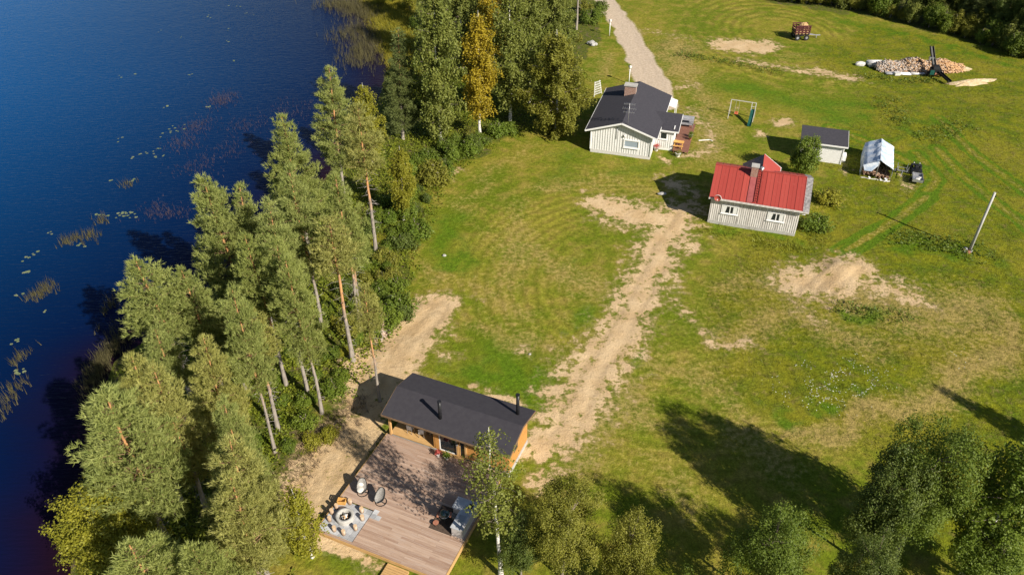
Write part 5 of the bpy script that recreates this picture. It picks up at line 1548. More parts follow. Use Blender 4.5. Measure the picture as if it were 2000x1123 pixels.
for (y0, z0), (y1, z1) in zip(pts[:-1], pts[1:]):
    m_.slab([(2.68, y1, z1), (3.12, y1, z1), (3.12, y0, z0), (2.68, y0, z0)], .04)
    for x in (2.66, 3.10): m_.slab([(x, y1, z1 + .14), (x + .04, y1, z1 + .14), (x + .04, y0, z0 + .14), (x, y0, z0 + .14)], .18)
m_.build('slide', M['slide_green'], sw)
m_ = MB(); m_.box(.62, 1.10, -.14, .16, .50, .55); m_.box(.62, 1.10, .12, .16, .55, .78); m_.build('swing_seat', M['orange'], sw)
m_ = MB()
for x in (.64, 1.08): m_.bar((x, 0, .55), (x, 0, 2.32), .02)
m_.build('rope', M['galv'], sw)

# ---- lamp posts, trellis, stump, pole, small stones
for (p, lab, hh) in (((15.71,127.13), 'white lamp post beside the bend of the gravel road', 2.2), ((16.59,107.78), 'white lamp post behind the chimney end of the white house', 2.2)):
    o = thing('lamp_post', lab, 'lamp post', (*p, 0))
    m_ = MB(); m_.cyl((0, 0, 0), (0, 0, hh), .07, .055, 10); m_.build('post', M['white_paint'], o)
    m_ = MB(); m_.lathe([(.06, hh), (.16, hh + .05), (.22, hh + .28), (.10, hh + .34), (.30, hh + .36), (0, hh + .48)], 12); m_.build('lantern', M['ceramic'], o)
o = thing('clothes_airer', 'leaning white lattice frame under the round drooping birch', 'lattice frame', (*(11.87,103.70), 0), R(40))
for x in (-.75, .75):
    m_ = MB(); m_.bar((x, 0, 0), (x * .6, .3, 2.0), .06); m_.build('post', M['white_paint'], o)
m_ = MB()
for i in range(6): m_.bar((-.7 + i * .02, .05 * i, .3 + i * .32), (.7 - i * .02, .05 * i, .3 + i * .32), .035)
for i in range(5): m_.bar((-.5 + i * .25, .02, .2), (-.35 + i * .18, .28, 1.95), .03)
m_.build('lattice', M['white_paint'], o)
M['stone'] = mat_noisy('stone', (.27, .26, .25), (.44, .43, .41), 3, .9, bump=.4)
o = thing('boulder', 'pale grey boulder heap on the grass left of the road bend', 'boulder', (*(12.59,123.21), 0))
rq = random.Random(8)
for i, (x, y, s) in enumerate([(0, 0, .55), (.5, -.25, .38), (.1, -.5, .35), (-.4, .2, .4)]):
    m_ = MB(); m_.ball((x, y, s * .5), (s, s * .85, s * .75), 10, 7, 0, .12, rq); m_.build('stone', M['stone'], o)
for i, (p, s, lab) in enumerate([((-6.70,64.90), .2, 'single pale stone on the mown lawn near the pine thicket'), ((16.67,76.88), .35, 'pale flat slab on the lawn in the shadow of the red-roofed cottage'), ((51.90,114.69), .55, 'pale boulder-like lump at the tip of the firewood pile'), ((1.51,50.33), .12, 'tiny white stone beside the sandy track')]):
    o = thing('stone', lab, 'stone', (*p, 0))
    m_ = MB(); m_.ball((0, 0, s * .3), (s * (1.5 if i in (1, 2) else 1), s * .7, s * (.4 if i == 1 else .7)), 10, 7, 0, .1, rq); m_.build('rock', M['stone'] if i != 2 else M['sack'], o)
M['pole_wood'] = mat_noisy('pole_wood', (.36, .35, .33), (.50, .49, .47), 3, .85, (3, 3, .3))
o = thing('utility_pole', 'bare grey wooden pole rising from nettles in the meadow', 'pole', (45.73, 65.8, 0))
m_ = MB(); m_.cyl((0, 0, -.3), (.16, .05, 6.65), .15, .11, 12); m_.build('post', M['pole_wood'], o)
m_ = MB(); m_.bar((.16, .05, 6.2), (.42, .15, 6.1), .05); m_.cyl((.42, .15, 6.1), (.42, .15, 6.28), .05, .04, 8); m_.build('insulator', M['dark_metal'], o)
for i in range(7):
    a = i * .9; s = .14 + .05 * (i % 3)
    st = thing('stone', 'reddish stone heaped round the foot of the bare grey pole', 'stone', (45.5 + .35 * math.cos(a), 65.72 + .3 * math.sin(a), 0), a, 'stones at the foot of the pole')
    m_ = MB(); m_.ball((0, 0, s * .5), (s, s * .8, s * .7), 8, 6, 0, .12, rq); m_.build('rock', M['terracotta'] if i % 2 else M['stone'], st)

# ---- firewood heap with processor and sawdust
def f_heap(rng, n):
    u = rng.random(n); x = 53.6 + 12.6 * u
    wid = .9 + .9 * np.sin(np.clip(u * 1.05, 0, 1) * math.pi) ** .6; top = (.55 + .75 * np.sin(np.clip(u, 0, 1) * math.pi) ** .6) * (1 + .18 * np.sin(u * 19))
    v = rng.normal(size=n) * .5; v = np.clip(v, -1, 1)
    y = 113.4 - .3 * u + v * wid
    z = np.maximum(.06, top * (1 - np.abs(v) ** 1.6) * rng.uniform(.60, 1.12, n))
    return np.stack([x, y, z], 1), rng.uniform(0, 6.28, n), rng.normal(size=n) * .35, np.clip(1.15 - 1.6 * u + rng.normal(size=n) * .45, 0, 1)
fw = thing('firewood_heap', 'long loose heap of split firewood in the open field, grey end to orange end', 'firewood', (0, 0, 0))
log_heap('split_logs', 2800, 6, f_heap, (.45, .75), (.10, .16), fw, [M['split_wood'], M['log_bark']])
def f_core(): pass
m_ = MB()
vs = []; fs = []
for i in range(15):
    u = i / 14; wid = .8 + .85 * math.sin(u * math.pi) ** .6; top = (.45 + .7 * math.sin(u * math.pi) ** .6) * .82
    for v in (-1.05, -.6, -.25, 0, .25, .6, 1.05): vs.append((53.6 + 12.6 * u, 113.4 - .3 * u + v * wid, max(0, top * (1 - abs(v) ** 1.6))))
for i in range(14):
    for j in range(6): fs.append((i * 7 + j, (i + 1) * 7 + j, (i + 1) * 7 + j + 1, i * 7 + j + 1))
m_.add(vs, fs); m_.build('heap_core', M['old_split'], fw)  # dark colour under the logs stands for shade in their gaps
M['birch_log'] = mat_noisy('birch_log', (.60, .58, .56), (.74, .72, .70), 6, .8)
for lab, x, y, ang, n, L in (('pallet-high stack of white birch logs at the grey end of the firewood heap', 54.0, 114.6, R(-4), 12, 2.3), ('flat white board bundle lying behind the firewood heap', 57.0, 115.4, R(-3), 6, 3.2), ('row of white logs along the near edge of the firewood heap', 56.2, 111.35, R(-4), 5, 3.4), ('second row of white logs along the near edge of the heap', 59.0, 111.5, R(3), 4, 2.0)):
    o = thing('log_stack', lab, 'log stack', (x, y, 0), ang)
    for i in range(n):
        m_ = MB(); rr_ = .10; row = i // 6
        m_.cyl((-L / 2 + rq.uniform(-.1, .1), (i % 6 - 2.5) * .2 * (1 if n != 5 else .8), rr_ + row * .19 + (.25 if n == 12 else 0)), (L / 2, (i % 6 - 2.5) * .2 * (1 if n != 5 else .8) + rq.uniform(-.06, .06), rr_ + row * .19 + (.25 if n == 12 else 0)), rr_, rr_ * .85, 7)
        m_.build('log', M['birch_log'], o)
    if n == 12:
        m_ = MB(); m_.box(-1, 1, -.6, .6, 0, .24); m_.build('pallet', M['old_batten'], o)
o = thing('block', 'square white block lying before the firewood heap', 'block', (*(55.88,110.96), 0), R(5))
m_ = MB(); m_.box(-.4, .4, -.3, .3, 0, .35); m_.box(-.42, .42, -.32, .32, .352, .40); m_.build('crate', M['sack'], o)
fp = thing('firewood_processor', 'dark firewood processor with raised conveyor arm beside the heap', 'machine', (61.0, 110.4, 0), R(-10))
m_ = MB(); m_.box(-.7, .7, -.55, .55, .45, 1.2); m_.prism_x([(-.5, 1.2), (.5, 1.2), (.3, 1.65), (-.4, 1.6)], -.45, .35); m_.build('body', M['dark_metal'], fp)
m_ = MB(); m_.box(-.85, -.3, -.75, -.56, .5, 1.1); m_.build('guard', M['slide_green'], fp)
m_ = MB(); m_.box(-.15, .5, -.72, -.56, .45, .75); m_.build('splitting_tray', M['terracotta'], fp)
for sx in (-1, 1):
    m_ = MB(); m_.cyl((sx * .8, .0, .32), (sx * .98, .0, .32), .32, .32, 14); m_.build('wheel', M['rubber'], fp)
m_ = MB(); m_.bar((-.1, .3, .9), (-.9, 2.0, 3.6), .42, .14); m_.bar((.12, .3, 1.02), (-.68, 2.0, 3.72), .05, .26); m_.bar((-.32, .3, 1.02), (-1.12, 2.0, 3.72), .05, .26); m_.build('conveyor', M['dark_metal'], fp)
m_ = MB(); m_.box(-.95, -.35, 1.0, 1.5, 1.9, 2.4); m_.build('winch', M['metal_grey'], fp)
m_ = MB(); m_.bar((.4, -.4, .8), (1.35, -2.9, .45), .5, .12); m_.bar((.62, -.4, .92), (1.57, -2.9, .57), .05, .22); m_.bar((.18, -.4, .92), (1.13, -2.9, .57), .05, .22); m_.build('infeed_table', M['dark_metal'], fp)
m_ = MB(); m_.bar((1.2, -2.6, .5), (1.2, -2.6, 0), .06); m_.bar((1.4, -2.6, .5), (1.4, -2.6, 0), .06); m_.bar((-.5, .4, .5), (-.5, .4, 0), .08); m_.bar((.5, .4, .5), (.5, .4, 0), .08); m_.build('legs', M['dark_metal'], fp)
k = N('sawdust', .95); nn = k.noise(k.coord('Position'), 1.6, 5, .7); k.bsdf(k.scale(k.mix(k.step(nn, .3, .7), (.46, .33, .17), (.58, .47, .31)), k.lin(k.noise(k.coord('Position'), 9, 3), .85, 1.12, .2, .8)), .95, 0, k.bump(nn, .5, .08)); M['sawdust'] = k.m
def mound(name, label, cat, c, ax, ay, h_, ang, mat, seed, nr=26, na=44, rough=.25, kind=None, edge=.28):
    rng = np.random.default_rng(seed); V = []; F = []
    ph = rng.uniform(0, 6.28, 6)
    for i in range(nr + 1):
        s = i / nr
        for j in range(na):
            a = 2 * math.pi * j / na
            e = 1 + edge * (.5 * math.sin(3 * a + ph[0]) + .3 * math.sin(5 * a + ph[1]) + .3 * math.sin(9 * a + ph[2]))
            x = s * ax * e * math.cos(a); y = s * ay * e * math.sin(a)
            z = h_ * (1 - s ** 1.5) * (1 + rough * rng.normal()) - .06 * s
            V.append((x, y, z))
    for i in range(nr):
        for j in range(na): F.append((i * na + j, (i + 1) * na + j, (i + 1) * na + (j + 1) % na, i * na + (j + 1) % na))
    me = np_mesh(name, V, F, None, [mat], smooth=False)
    o = link(name, me, None, (c[0], c[1], float(ground_z(np.array([c[0]]), np.array([c[1]]))[0])), ang)
    return tag(o, label, cat, None, kind)
sdst = mound('sawdust_pile', 'long pale sawdust tongue in front of the firewood processor', 'sawdust', (65.6, 108.2), 4.1, 1.0, .5, R(14), M['sawdust'], 3, rough=.08)
o = mound('sawdust_pile', 'orange wood chip tail spilling from the end of the firewood heap', 'sawdust', (66.6, 113.2), 1.6, .7, .3, R(0), M['sawdust'], 4, 14, 30, .15)
M['spoil'] = mat_noisy('spoil', (.24, .155, .115), (.52, .40, .31), 2.2, .95, bump=.6, detail=6)
mound('brush_heap', 'pinkish-brown heap of soil and brushwood at the edge of the pine wood', 'soil heap', (PILEMOUND[0], PILEMOUND[1] - .3), 1.0, 2.2, 1.0, R(-14), M['spoil'], 7, 22, 36, .2, None, .45)
# branches sticking out of the heap
rng = np.random.default_rng(17); gg = Geo()
for i in range(60):
    c = np.array([PILEMOUND[0] + rng.normal() * .6, PILEMOUND[1] - .3 + rng.normal() * 1.2, .2 + rng.random() * .5]); d = rdir(rng, 1)[0]; d[2] = abs(d[2]) * .5; L = rng.uniform(.4, 1.1)
    gg.add(*tube_geo(np.array([c - d * L / 2, c + d * L * .1, c + d * L / 2 + rng.normal(size=3) * .05]), [.025, .02, .01], 4))
tag(link('brushwood', np_mesh('brushwood', np.concatenate(gg.V), np.concatenate(gg.F), None, [M['dead_wood']])), kind='stuff')

# ---- hay trailer in the far field
M['rust_red'] = mat_noisy('rust_red', (.07, .018, .022), (.12, .030, .034), 3, .7)
M['hay'] = mat_noisy('hay', (.36, .22, .09), (.50, .34, .17), 6, .95, bump=.6)
ht = thing('farm_trailer', 'dark red slatted farm trailer heaped with hay in the mown far field', 'trailer', (46.1, 126.0, 0), R(4))
m_ = MB(); m_.box(-1.2, 1.1, -.8, .8, .75, .9); m_.build('chassis', M['dark_metal'], ht)
m_ = MB()
for sy in (-.8, .8):
    for i in range(5): m_.bar((-1.15 + i * .56, sy, .9), (-1.2 + i * .58, sy * 1.05, 2.2), .09)
    for zz in (1.15, 1.5, 1.85, 2.15): m_.box(-1.25, 1.2, sy - .03, sy + .03, zz, zz + .16)
for x in (-1.2, 1.15):
    for zz in (1.15, 1.5, 1.85): m_.box(x - .03, x + .03, -.76, .76, zz, zz + .16)
m_.build('slat_side', M['rust_red'], ht)
m_ = MB(); m_.ball((.25, 0, 1.7), (.85, .70, .85), 16, 10, 0, .07, random.Random(2)); m_.box(-1.1, 1.05, -.7, .7, .92, 1.6); m_.build('hay_load', M['hay'], ht)
for sx in (-.75, .7):
    for sy in (-1, 1):
        m_ = MB(); m_.cyl((sx, sy * .82, .42), (sx, sy * 1.02, .42), .42, .42, 16); w = m_.build('wheel', M['rubber'], ht)
        m_ = MB(); m_.cyl((sx, sy * .80, .42), (sx, sy * 1.04, .42), .2, .2, 12); m_.build('rim', M['grey_cover'], w)
m_ = MB(); m_.bar((1.1, -.35, .75), (2.5, 0, .5), .1); m_.bar((1.1, .35, .75), (2.5, 0, .5), .1); m_.bar((2.4, 0, .5), (3.3, 0, .48), .12); m_.bar((2.7, 0, .45), (2.7, 0, 0), .08); m_.build('drawbar', M['grey_cover'], ht)

# ================================================================ LAKESIDE CABIN, DECK AND WHAT STANDS ON IT
CA = (-12.89, 33.18); CR = R(-23.2)
k = N('deck_board', .75)
oc = k.coord('Object'); rnd = k.rand()
v = k.n('ShaderNodeVectorMath', operation='ADD'); k.put(v.inputs[0], k.mapping(oc, (.5, 9, 1)))
cmb = k.n('ShaderNodeCombineXYZ'); k.put(cmb.inputs[0], k.math('MULTIPLY', rnd, 57.0)); k.put(cmb.inputs[1], k.math('MULTIPLY', rnd, 31.0)); k.put(v.inputs[1], cmb.outputs[0])
g = k.noise(v.outputs[0], 1.6, 4, .6)
col = k.mix(rnd, (.32, .205, .145), (.47, .335, .25))
col = k.mix(k.math('MULTIPLY', k.step(g, .45, .72), .6), col, (.45, .37, .325)); col = k.mix(k.math('MULTIPLY', k.step(g, .48, .25), .5), col, (.19, .125, .10))
k.bsdf(col, .75, 0, k.bump(g, .2, .01), .25); M['deck_board'] = k.m
M['larch'] = mat_noisy('larch', (.44, .205, .055), (.56, .285, .085), 4, .6, (.35, .35, 5), bump=.1)
M['larch_pale'] = mat_noisy('larch_pale', (.50, .29, .11), (.60, .36, .15), 4, .6, (1, 1, .3))
M['new_board'] = mat_noisy('new_board', (.44, .26, .10), (.56, .35, .15), 4, .7, (.4, 6, 1))
M['dark_inside'] = mat_noisy('dark_inside', (.16, .10, .06), (.22, .14, .08), 4, .8)
dk = thing('deck', 'large weathered plank deck in front of the lakeside cabin', 'deck', CA, CR)
rq = random.Random(12); W_ = .148; pitch = .1525
meshes = {}
def plank_mesh(L):
    L = round(L, 2)
    if L not in meshes:
        m_ = MB(); m_.box(0, L, 0, W_, -.032, 0); meshes[L] = m_.mesh('plank', M['deck_board'])
    return meshes[L]
row = 0
b = -.74
while b + W_ < 8.62:
    a0 = 2.95 if -.6 < b < 2.05 else .22
    cuts = [3.3, 6.6] if row % 3 == 0 else ([4.8, 8.1] if row % 3 == 1 else [5.7])
    pts = [a0] + [c for c in cuts if c > a0 + .6] + [9.62]
    for p0, p1 in zip(pts[:-1], pts[1:]):
        link('plank', plank_mesh(p1 - p0 - .006), dk, (p0, b, .50 + rq.uniform(-.003, .003)))
    b += pitch; row += 1
mb = MB()
mb.box(.22, 9.62, -.80, -.755, .22, .50); mb.box(.16, .205, -.78, 8.6, .0, .50); mb.box(9.635, 9.68, -.78, 8.6, .1, .50)
mb.build('edge_board', M['new_board'], dk)
mb = MB()
for a in np.arange(.4, 9.6, 1.5): mb.box(a, a + .05, -.7, 8.5, .27, .462)
for a in (.3, 3.4, 6.4, 9.4):
    for bb in (-.5, 2.5, 5.5, 8.3): mb.box(a, a + .12, bb, bb + .12, -.9, .265)
mb.build('joists', M['new_board'], dk, 'stuff')
# steps down at the lake side
stp = thing('deck_steps', 'pale wooden landing step below the lower edge of the deck', 'steps', loc(CA, CR, 5.75, -.85), CR)
for i in range(9):
    m_ = MB(); m_.box(0, 1.55, -.16 - i * .165, -.015 - i * .165, .22, .25); m_.build('tread', M['new_board'], stp)
for x in (0.02, 1.49):
    m_ = MB(); m_.box(x, x + .04, -1.5, 0, -.2, .215); m_.build('stringer', M['new_board'], stp)
# paved corner
pv = thing('paved_corner', 'grey paving slabs around the fire ring in the deck corner', 'paving', CA, CR)
k = N('paver', .9); rn = k.rand(); nn = k.noise(k.coord('Position'), 5, 4); k.bsdf(k.scale(k.mix(rn, (.30, .305, .32), (.50, .505, .52)), k.lin(nn, .8, 1.2, .2, .8)), .9, 0, k.bump(nn, .3, .01)); M['paver'] = k.m
m_ = MB(); m_.box(0, .365, 0, .365, -.05, 0); pvm = m_.mesh('paving_slab', M['paver'])
for i in range(7):
    for j in range(7): link('paving_slab', pvm, pv, (.26 + i * .376, -.52 + j * .37, .50 + rq.uniform(-.006, .006)))
for i in range(3):
    link('paving_slab', pvm, pv, (2.95 + .376 * (i % 2), 1.15 + .37 * (i // 2) + .37, .515))
m_ = MB(); m_.box(.22, 2.92, -.55, 2.07, .0, .445); m_.build('bedding', M['concrete'], pv)
fr_ = thing('fire_ring', 'round grey fire ring with birch logs on the paved corner of the deck', 'fire pit', loc(CA, CR, 1.52, .82, .50))
m_ = MB(); m_.lathe([(.60, 0), (.62, .36), (.60, .40), (.44, .40), (.42, .36), (.42, .03)], 32); m_.build('ring', M['concrete'], fr_)
M['ash'] = mat_noisy('ash', (.03, .027, .025), (.09, .08, .075), 6, .95)
m_ = MB(); m_.lathe([(.42, .06), (.2, .09), (0, .1)], 20); m_.build('ash_bed', M['ash'], fr_)
for i in range(7):
    a = i * 2.4; m_ = MB(); m_.cyl((.22 * math.cos(a), .22 * math.sin(a), .14 + .03 * i), (-.2 * math.cos(a + .5), -.2 * math.sin(a + .5), .16 + .03 * i), .05, .045, 7); m_.build('log', M['split_wood'] if i % 2 else M['birch_log'], fr_)
M['stump_side'] = mat_noisy('stump_side', (.34, .22, .14), (.50, .40, .31), 5, .9, (1, 1, .3))
M['stump_top'] = mat_noisy('stump_top', (.56, .38, .22), (.66, .48, .31), 9, .85)
stl = [('nearest the first wicker chair', 1.15, 2.0), ('between the fire ring and the second wicker chair', 2.25, 1.72), ('on the deck-board side of the fire ring', 2.62, 1.2), ('at the inner corner of the paving', 2.62, .35), ('at the outer tip of the paving', 2.1, -.28), ('next to the outer tip of the paving', 1.38, -.28), ('on the lake side of the fire ring', .66, .25), ('in the far lake-side corner by the small birch', .46, .82), ('beside the orange crate', .52, 1.3)]
for wh, a, b in stl:
    o = thing('log_stool', 'cut log stool ' + wh, 'stool', loc(CA, CR, a, b, .50), rq.uniform(0, 6), 'log stools round the fire ring')
    rr_ = rq.uniform(.12, .15); m_ = MB(); m_.cyl((0, 0, 0), (0, 0, .40), rr_ * 1.04, rr_, 14); m_.build('log', M['stump_side'], o)
    m_ = MB(); m_.cyl((0, 0, .401), (0, 0, .425), rr_ * .97, rr_ * .97, 14); m_.build('seat_face', M['stump_top'], o)
o = thing('crate', 'orange wooden crate at the deck edge beside the log stools', 'crate', loc(CA, CR, .62, 1.82, .5), CR + .3)
for s in (-1, 1):
    for zz in (.03, .15, .27):
        m_ = MB(); m_.box(-.28, .28, s * .18 - .012, s * .18 + .012, zz, zz + .09); m_.build('slat', M['yellow_wood'], o)
        m_ = MB(); m_.box(s * .27 - .012, s * .27 + .012, -.165, .165, zz, zz + .09); m_.build('slat', M['yellow_wood'], o)
m_ = MB(); m_.box(-.26, .26, -.16, .16, .0, .025); m_.build('bottom', M['yellow_wood'], o)
M['wicker'] = mat_noisy('wicker', (.20, .185, .17), (.36, .34, .32), 14, .85, (1, 1, 2.5), bump=.6)
M['cushion'] = mat_noisy('cushion', (.60, .56, .51), (.70, .67, .62), 5, .9)
def egg_chair(lab, a, b, ang, cushion):
    o = thing('lounge_chair', lab, 'lounge chair', loc(CA, CR, a, b, .50), ang, 'wicker chairs on the deck')
    m_ = MB(); m_.ring((0, 0, .03), .38, .025, 28, 8); m_.build('base_ring', M['dark_metal'], o)
    m_ = MB(); m_.bar((-.38, 0, .03), (.38, 0, .03), .05); m_.cyl((0, .0, .03), (0, .05, .36), .035, .035, 8); m_.build('pedestal', M['dark_metal'], o)
    # reclining woven shell: oval outline, dished
    vs = []; fs = []; nr, na = 6, 22
    def sp(s, th):
        u = s * math.cos(th) * .36; v = s * math.sin(th) * .74
        y = .28 - .0 + v * .55 if v < 0 else .28 + v * .62
        z = .40 + (v + .1) * .10 if v < -.1 else .40 + (v + .1) * .72
        return (u, y - .35, z + .16 * s * s * (1 if abs(math.cos(th)) > .3 else .6))
    for off in (0, -.04):
        for i in range(nr + 1):
            for j in range(na):
                p = sp(i / nr, 2 * math.pi * j / na); vs.append((p[0], p[1], p[2] + off))
    base = (nr + 1) * na
    for lay in (0, base):
        for i in range(nr):
            for j in range(na): fs.append((lay + i * na + j, lay + (i + 1) * na + j, lay + (i + 1) * na + (j + 1) % na, lay + i * na + (j + 1) % na))
    for j in range(na): fs.append((nr * na + j, base + nr * na + j, base + nr * na + (j + 1) % na, nr * na + (j + 1) % na))
    m_ = MB(); m_.add(vs, fs, 0, True); m_.build('shell', M['wicker'], o)
    m_ = MB(); pr = [sp(1.0, 2 * math.pi * j / 24) for j in range(25)]; m_.tube([(p[0], p[1], p[2] + .01) for p in pr], .022, 6); m_.build('frame', M['dark_metal'], o)
    if cushion:
        m_ = MB(); m_.ball((-.1, -.18, .52), (.24, .26, .09), 14, 8); m_.ball((-.12, .12, .68), (.22, .10, .2), 14, 8); m_.build('cushion', M['cushion'], o)
    return o
egg_chair('round-based wicker chair with pale cushion, nearest the deck edge', 1.45, 3.15, CR + .35, True)
egg_chair('round-based reclining wicker chair without cushion', 3.02, 2.95, CR - .1, False)
# outdoor counter, grill and mat
M['counter'] = mat_noisy('counter', (.38, .39, .41), (.48, .49, .50), 2.5, .5, bump=.05)
M['counter_dark'] = mat_noisy('counter_dark', (.24, .25, .26), (.33, .34, .35), 3, .6)
M['white_wood'] = mat_noisy('white_wood', (.40, .38, .37), (.50, .47, .46), 5, .7)
ck = thing('outdoor_counter', 'L-shaped pale grey outdoor kitchen counter on the deck under the slim birch', 'counter', loc(CA, CR, 8.05, 2.45, .5), CR)
m_ = MB(); m_.box(.62, 1.42, .0, 2.35, .0, .84); m_.box(0.02, .62, 1.45, 2.33, 0, .84); m_.build('cabinet', M['white_wood'], ck)
m_ = MB(); m_.box(.56, 1.30, -.05, 1.42, .845, .90); m_.box(-.05, 1.30, 1.42, 2.40, .845, .90); m_.build('worktop', M['counter'], ck)
m_ = MB(); m_.box(1.30, 1.48, -.05, 2.40, .845, 1.02); m_.build('back_shelf', M['white_wood'], ck)
m_ = MB(); m_.box(.72, 1.15, .55, 1.10, .902, .915); m_.build('hob', M['counter_dark'], ck)
m_ = MB(); m_.box(.95, 1.25, 1.75, 2.15, .902, .912); m_.cyl((1.25, 1.95, .91), (1.25, 1.95, 1.12), .018, .018, 8); m_.bar((1.25, 1.95, 1.12), (1.08, 1.95, 1.12), .03); m_.build('sink', M['dark_metal'], ck)
m_ = MB()
for yy in (.25, .95, 1.2): m_.box(.605, .618, yy, yy + .3, .1, .75)
m_.build('cabinet_door', M['counter'], ck)
M['mat_brown'] = mat_noisy('mat_brown', (.060, .040, .030), (.10, .07, .052), 8, .95)
o = thing('floor_mat', 'dark brown square mat under the grill beside the counter', 'mat', loc(CA, CR, 7.02, 2.40, .506), CR)
m_ = MB(); m_.box(0, 1.62, 0, 1.95, 0, .012); m_.build('pile', M['mat_brown'], o)
m_ = MB(); m_.box(-.03, 1.65, -.03, -.002, 0, .014).box(-.03, 1.65, 1.952, 1.98, 0, .014).box(-.03, -.002, -.002, 1.952, 0, .014); m_.build('border', M['mat_brown'], o)
gr = thing('kettle_grill', 'dark egg-shaped ceramic grill standing on the brown mat', 'grill', loc(CA, CR, 7.72, 3.30, .52))
k = N('glazed_green', .12); k.bsdf((.010, .030, .034), .1, 0, None, .7); M['glazed_green'] = k.m
m_ = MB(); m_.lathe([(.14, .28), (.26, .40), (.32, .58), (.33, .66)], 24); m_.build('bowl', M['glazed_green'], gr)
m_ = MB(); m_.lathe([(.335, .67), (.32, .80), (.24, .95), (.10, 1.04), (.06, 1.05), (.06, 1.12), (0, 1.13)], 24); m_.build('lid', M['glazed_green'], gr)
m_ = MB(); m_.ring((0, 0, .665), .34, .018, 24, 6); m_.build('band', M['metal_grey'], gr)
for i in range(4):
    a = i * math.pi / 2 + .4; m_ = MB(); m_.bar((.3 * math.cos(a), .3 * math.sin(a), 0), (.24 * math.cos(a), .24 * math.sin(a), .42), .04); m_.build('leg', M['dark_metal'], gr)
m_ = MB(); m_.box(-.5, -.36, -.2, .2, .60, .63); m_.box(.36, .5, -.2, .2, .60, .63); m_.build('side_table', M['terracotta'], gr)
for i, (a, b, lab) in enumerate([(7.35, 2.75, 'low brown stool on the dark mat in front of the grill'), (8.2, 3.75, 'small dark log basket between the grill and the counter')]):
    o = thing('stool' if i == 0 else 'basket', lab, 'stool' if i == 0 else 'basket', loc(CA, CR, a, b, .52))
    m_ = MB(); m_.cyl((0, 0, .22 if i == 0 else 0), (0, 0, .27 if i == 0 else .3), .18, .2, 14); m_.build('seat' if i == 0 else 'body', M['terracotta'] if i == 0 else M['wicker'], o)
    m_ = MB()
    for q_ in range(3): m_.bar((.13 * math.cos(q_ * 2.1), .13 * math.sin(q_ * 2.1), 0 if i == 0 else .3), (.1 * math.cos(q_ * 2.1), .1 * math.sin(q_ * 2.1), .22 if i == 0 else .34), .03)
    m_.build('legs' if i == 0 else 'handle', M['dark_metal'], o)

# ---- the cabin
cb = thing('lakeside_cabin', 'orange timber cabin with dark low-pitched roof and two black flues', 'cabin', CA, CR)
mb = MB(); mb.box(.45, 10.05, 8.72, 12.2, -.6, .40); mb.build('foundation', M['concrete'], cb)
FZ = .50
mb = MB(); mb.box(.40, 4.05, 8.72, 12.2, .405, FZ); mb.build('porch_floor', M['new_board'], cb)
def ztop(b): return 3.12 + (3.78 - 3.12) * (1 - abs(b - 10.35) / 2.35) - .14
mb = MB()
pl = [(8.75, .42), (12.15, .42), (12.15, ztop(12.15)), (10.35, ztop(10.35)), (8.75, ztop(8.75))]
mb.prism_x(pl, 9.90, 10.02); mb.prism_x(pl, 4.06, 4.18)
mb.box(.45, 9.90, 12.03, 12.15, .42, ztop(12.15))
mb.box(4.18, 4.50, 8.75, 8.87, .42, ztop(8.75)); mb.box(6.72, 9.90, 8.75, 8.87, .42, ztop(8.75)); mb.box(4.50, 6.72, 8.75, 8.87, 2.62, ztop(8.75))
mb.build('wall', M['larch'], cb)
mb = MB()
z = .5
while z < 2.75:
    mb.box(4.19, 4.49, 8.728, 8.75, z, z + .13); mb.box(6.75, 9.98, 8.728, 8.75, z, z + .13); mb.box(10.02, 10.045, 8.78, 12.12, z, z + .13); mb.box(4.035, 4.06, 8.9, 12.0, z, z + .13); z += .145
mb.build('siding', M['larch'], cb, 'stuff')
mb = MB(); mb.slab([(.36, 7.95, 3.16), (10.45, 7.95, 3.16), (10.45, 10.35, 3.84), (.36, 10.35, 3.84)], .12); mb.slab([(.36, 10.351, 3.84), (10.45, 10.351, 3.84), (10.45, 12.66, 3.19), (.36, 12.66, 3.19)], .12)
M['cabin_felt'] = mat_noisy('cabin_felt', (.041, .038, .046), (.048, .045, .053), 3, .9, bump=.08, spec=.2, detail=6)
rf = mb.build('roof', M['cabin_felt'], cb)
mb = MB(); mb.bar((.36, 7.925, 3.08), (10.45, 7.925, 3.08), .035, .15); mb.bar((10.47, 7.92, 3.07), (10.47, 10.35, 3.75), .035, .15); mb.bar((10.47, 10.35, 3.75), (10.47, 12.66, 3.10), .035, .15); mb.bar((.34, 7.92, 3.07), (.34, 10.35, 3.75), .035, .15); mb.bar((.34, 10.35, 3.75), (.34, 12.66, 3.10), .035, .15); mb.build('fascia', M['dark_inside'], cb)
for lab, a, b, z0, z1 in (('flue in the middle of the slope', 4.60, 9.05, 3.4, 5.05), ('flue near the gable end', 9.52, 11.55, 3.45, 5.35)):
    m_ = MB(); m_.cyl((a, b, z0), (a, b, z1), .125, .125, 14); fl = m_.build('flue', M['black_plastic'], cb, None, lab)
    m_ = MB(); m_.cyl((a, b, z1 + .05), (a, b, z1 + .1), .16, .15, 14); m_.cyl((a, b, z1), (a, b, z1 + .05), .09, .09, 8); m_.build('cowl', M['black_plastic'], fl)
for a in (.52, 6.05, 6.70):
    m_ = MB(); m_.box(a - .075, a + .075, 8.57 if a < 1 else 8.66, 8.72, .505 if a < 1 else .42, 3.08); m_.build('post', M['larch_pale'], cb)
m_ = MB(); m_.box(.45, 9.95, 8.60, 8.715, 2.86, 3.04); m_.build('beam', M['larch_pale'], cb)
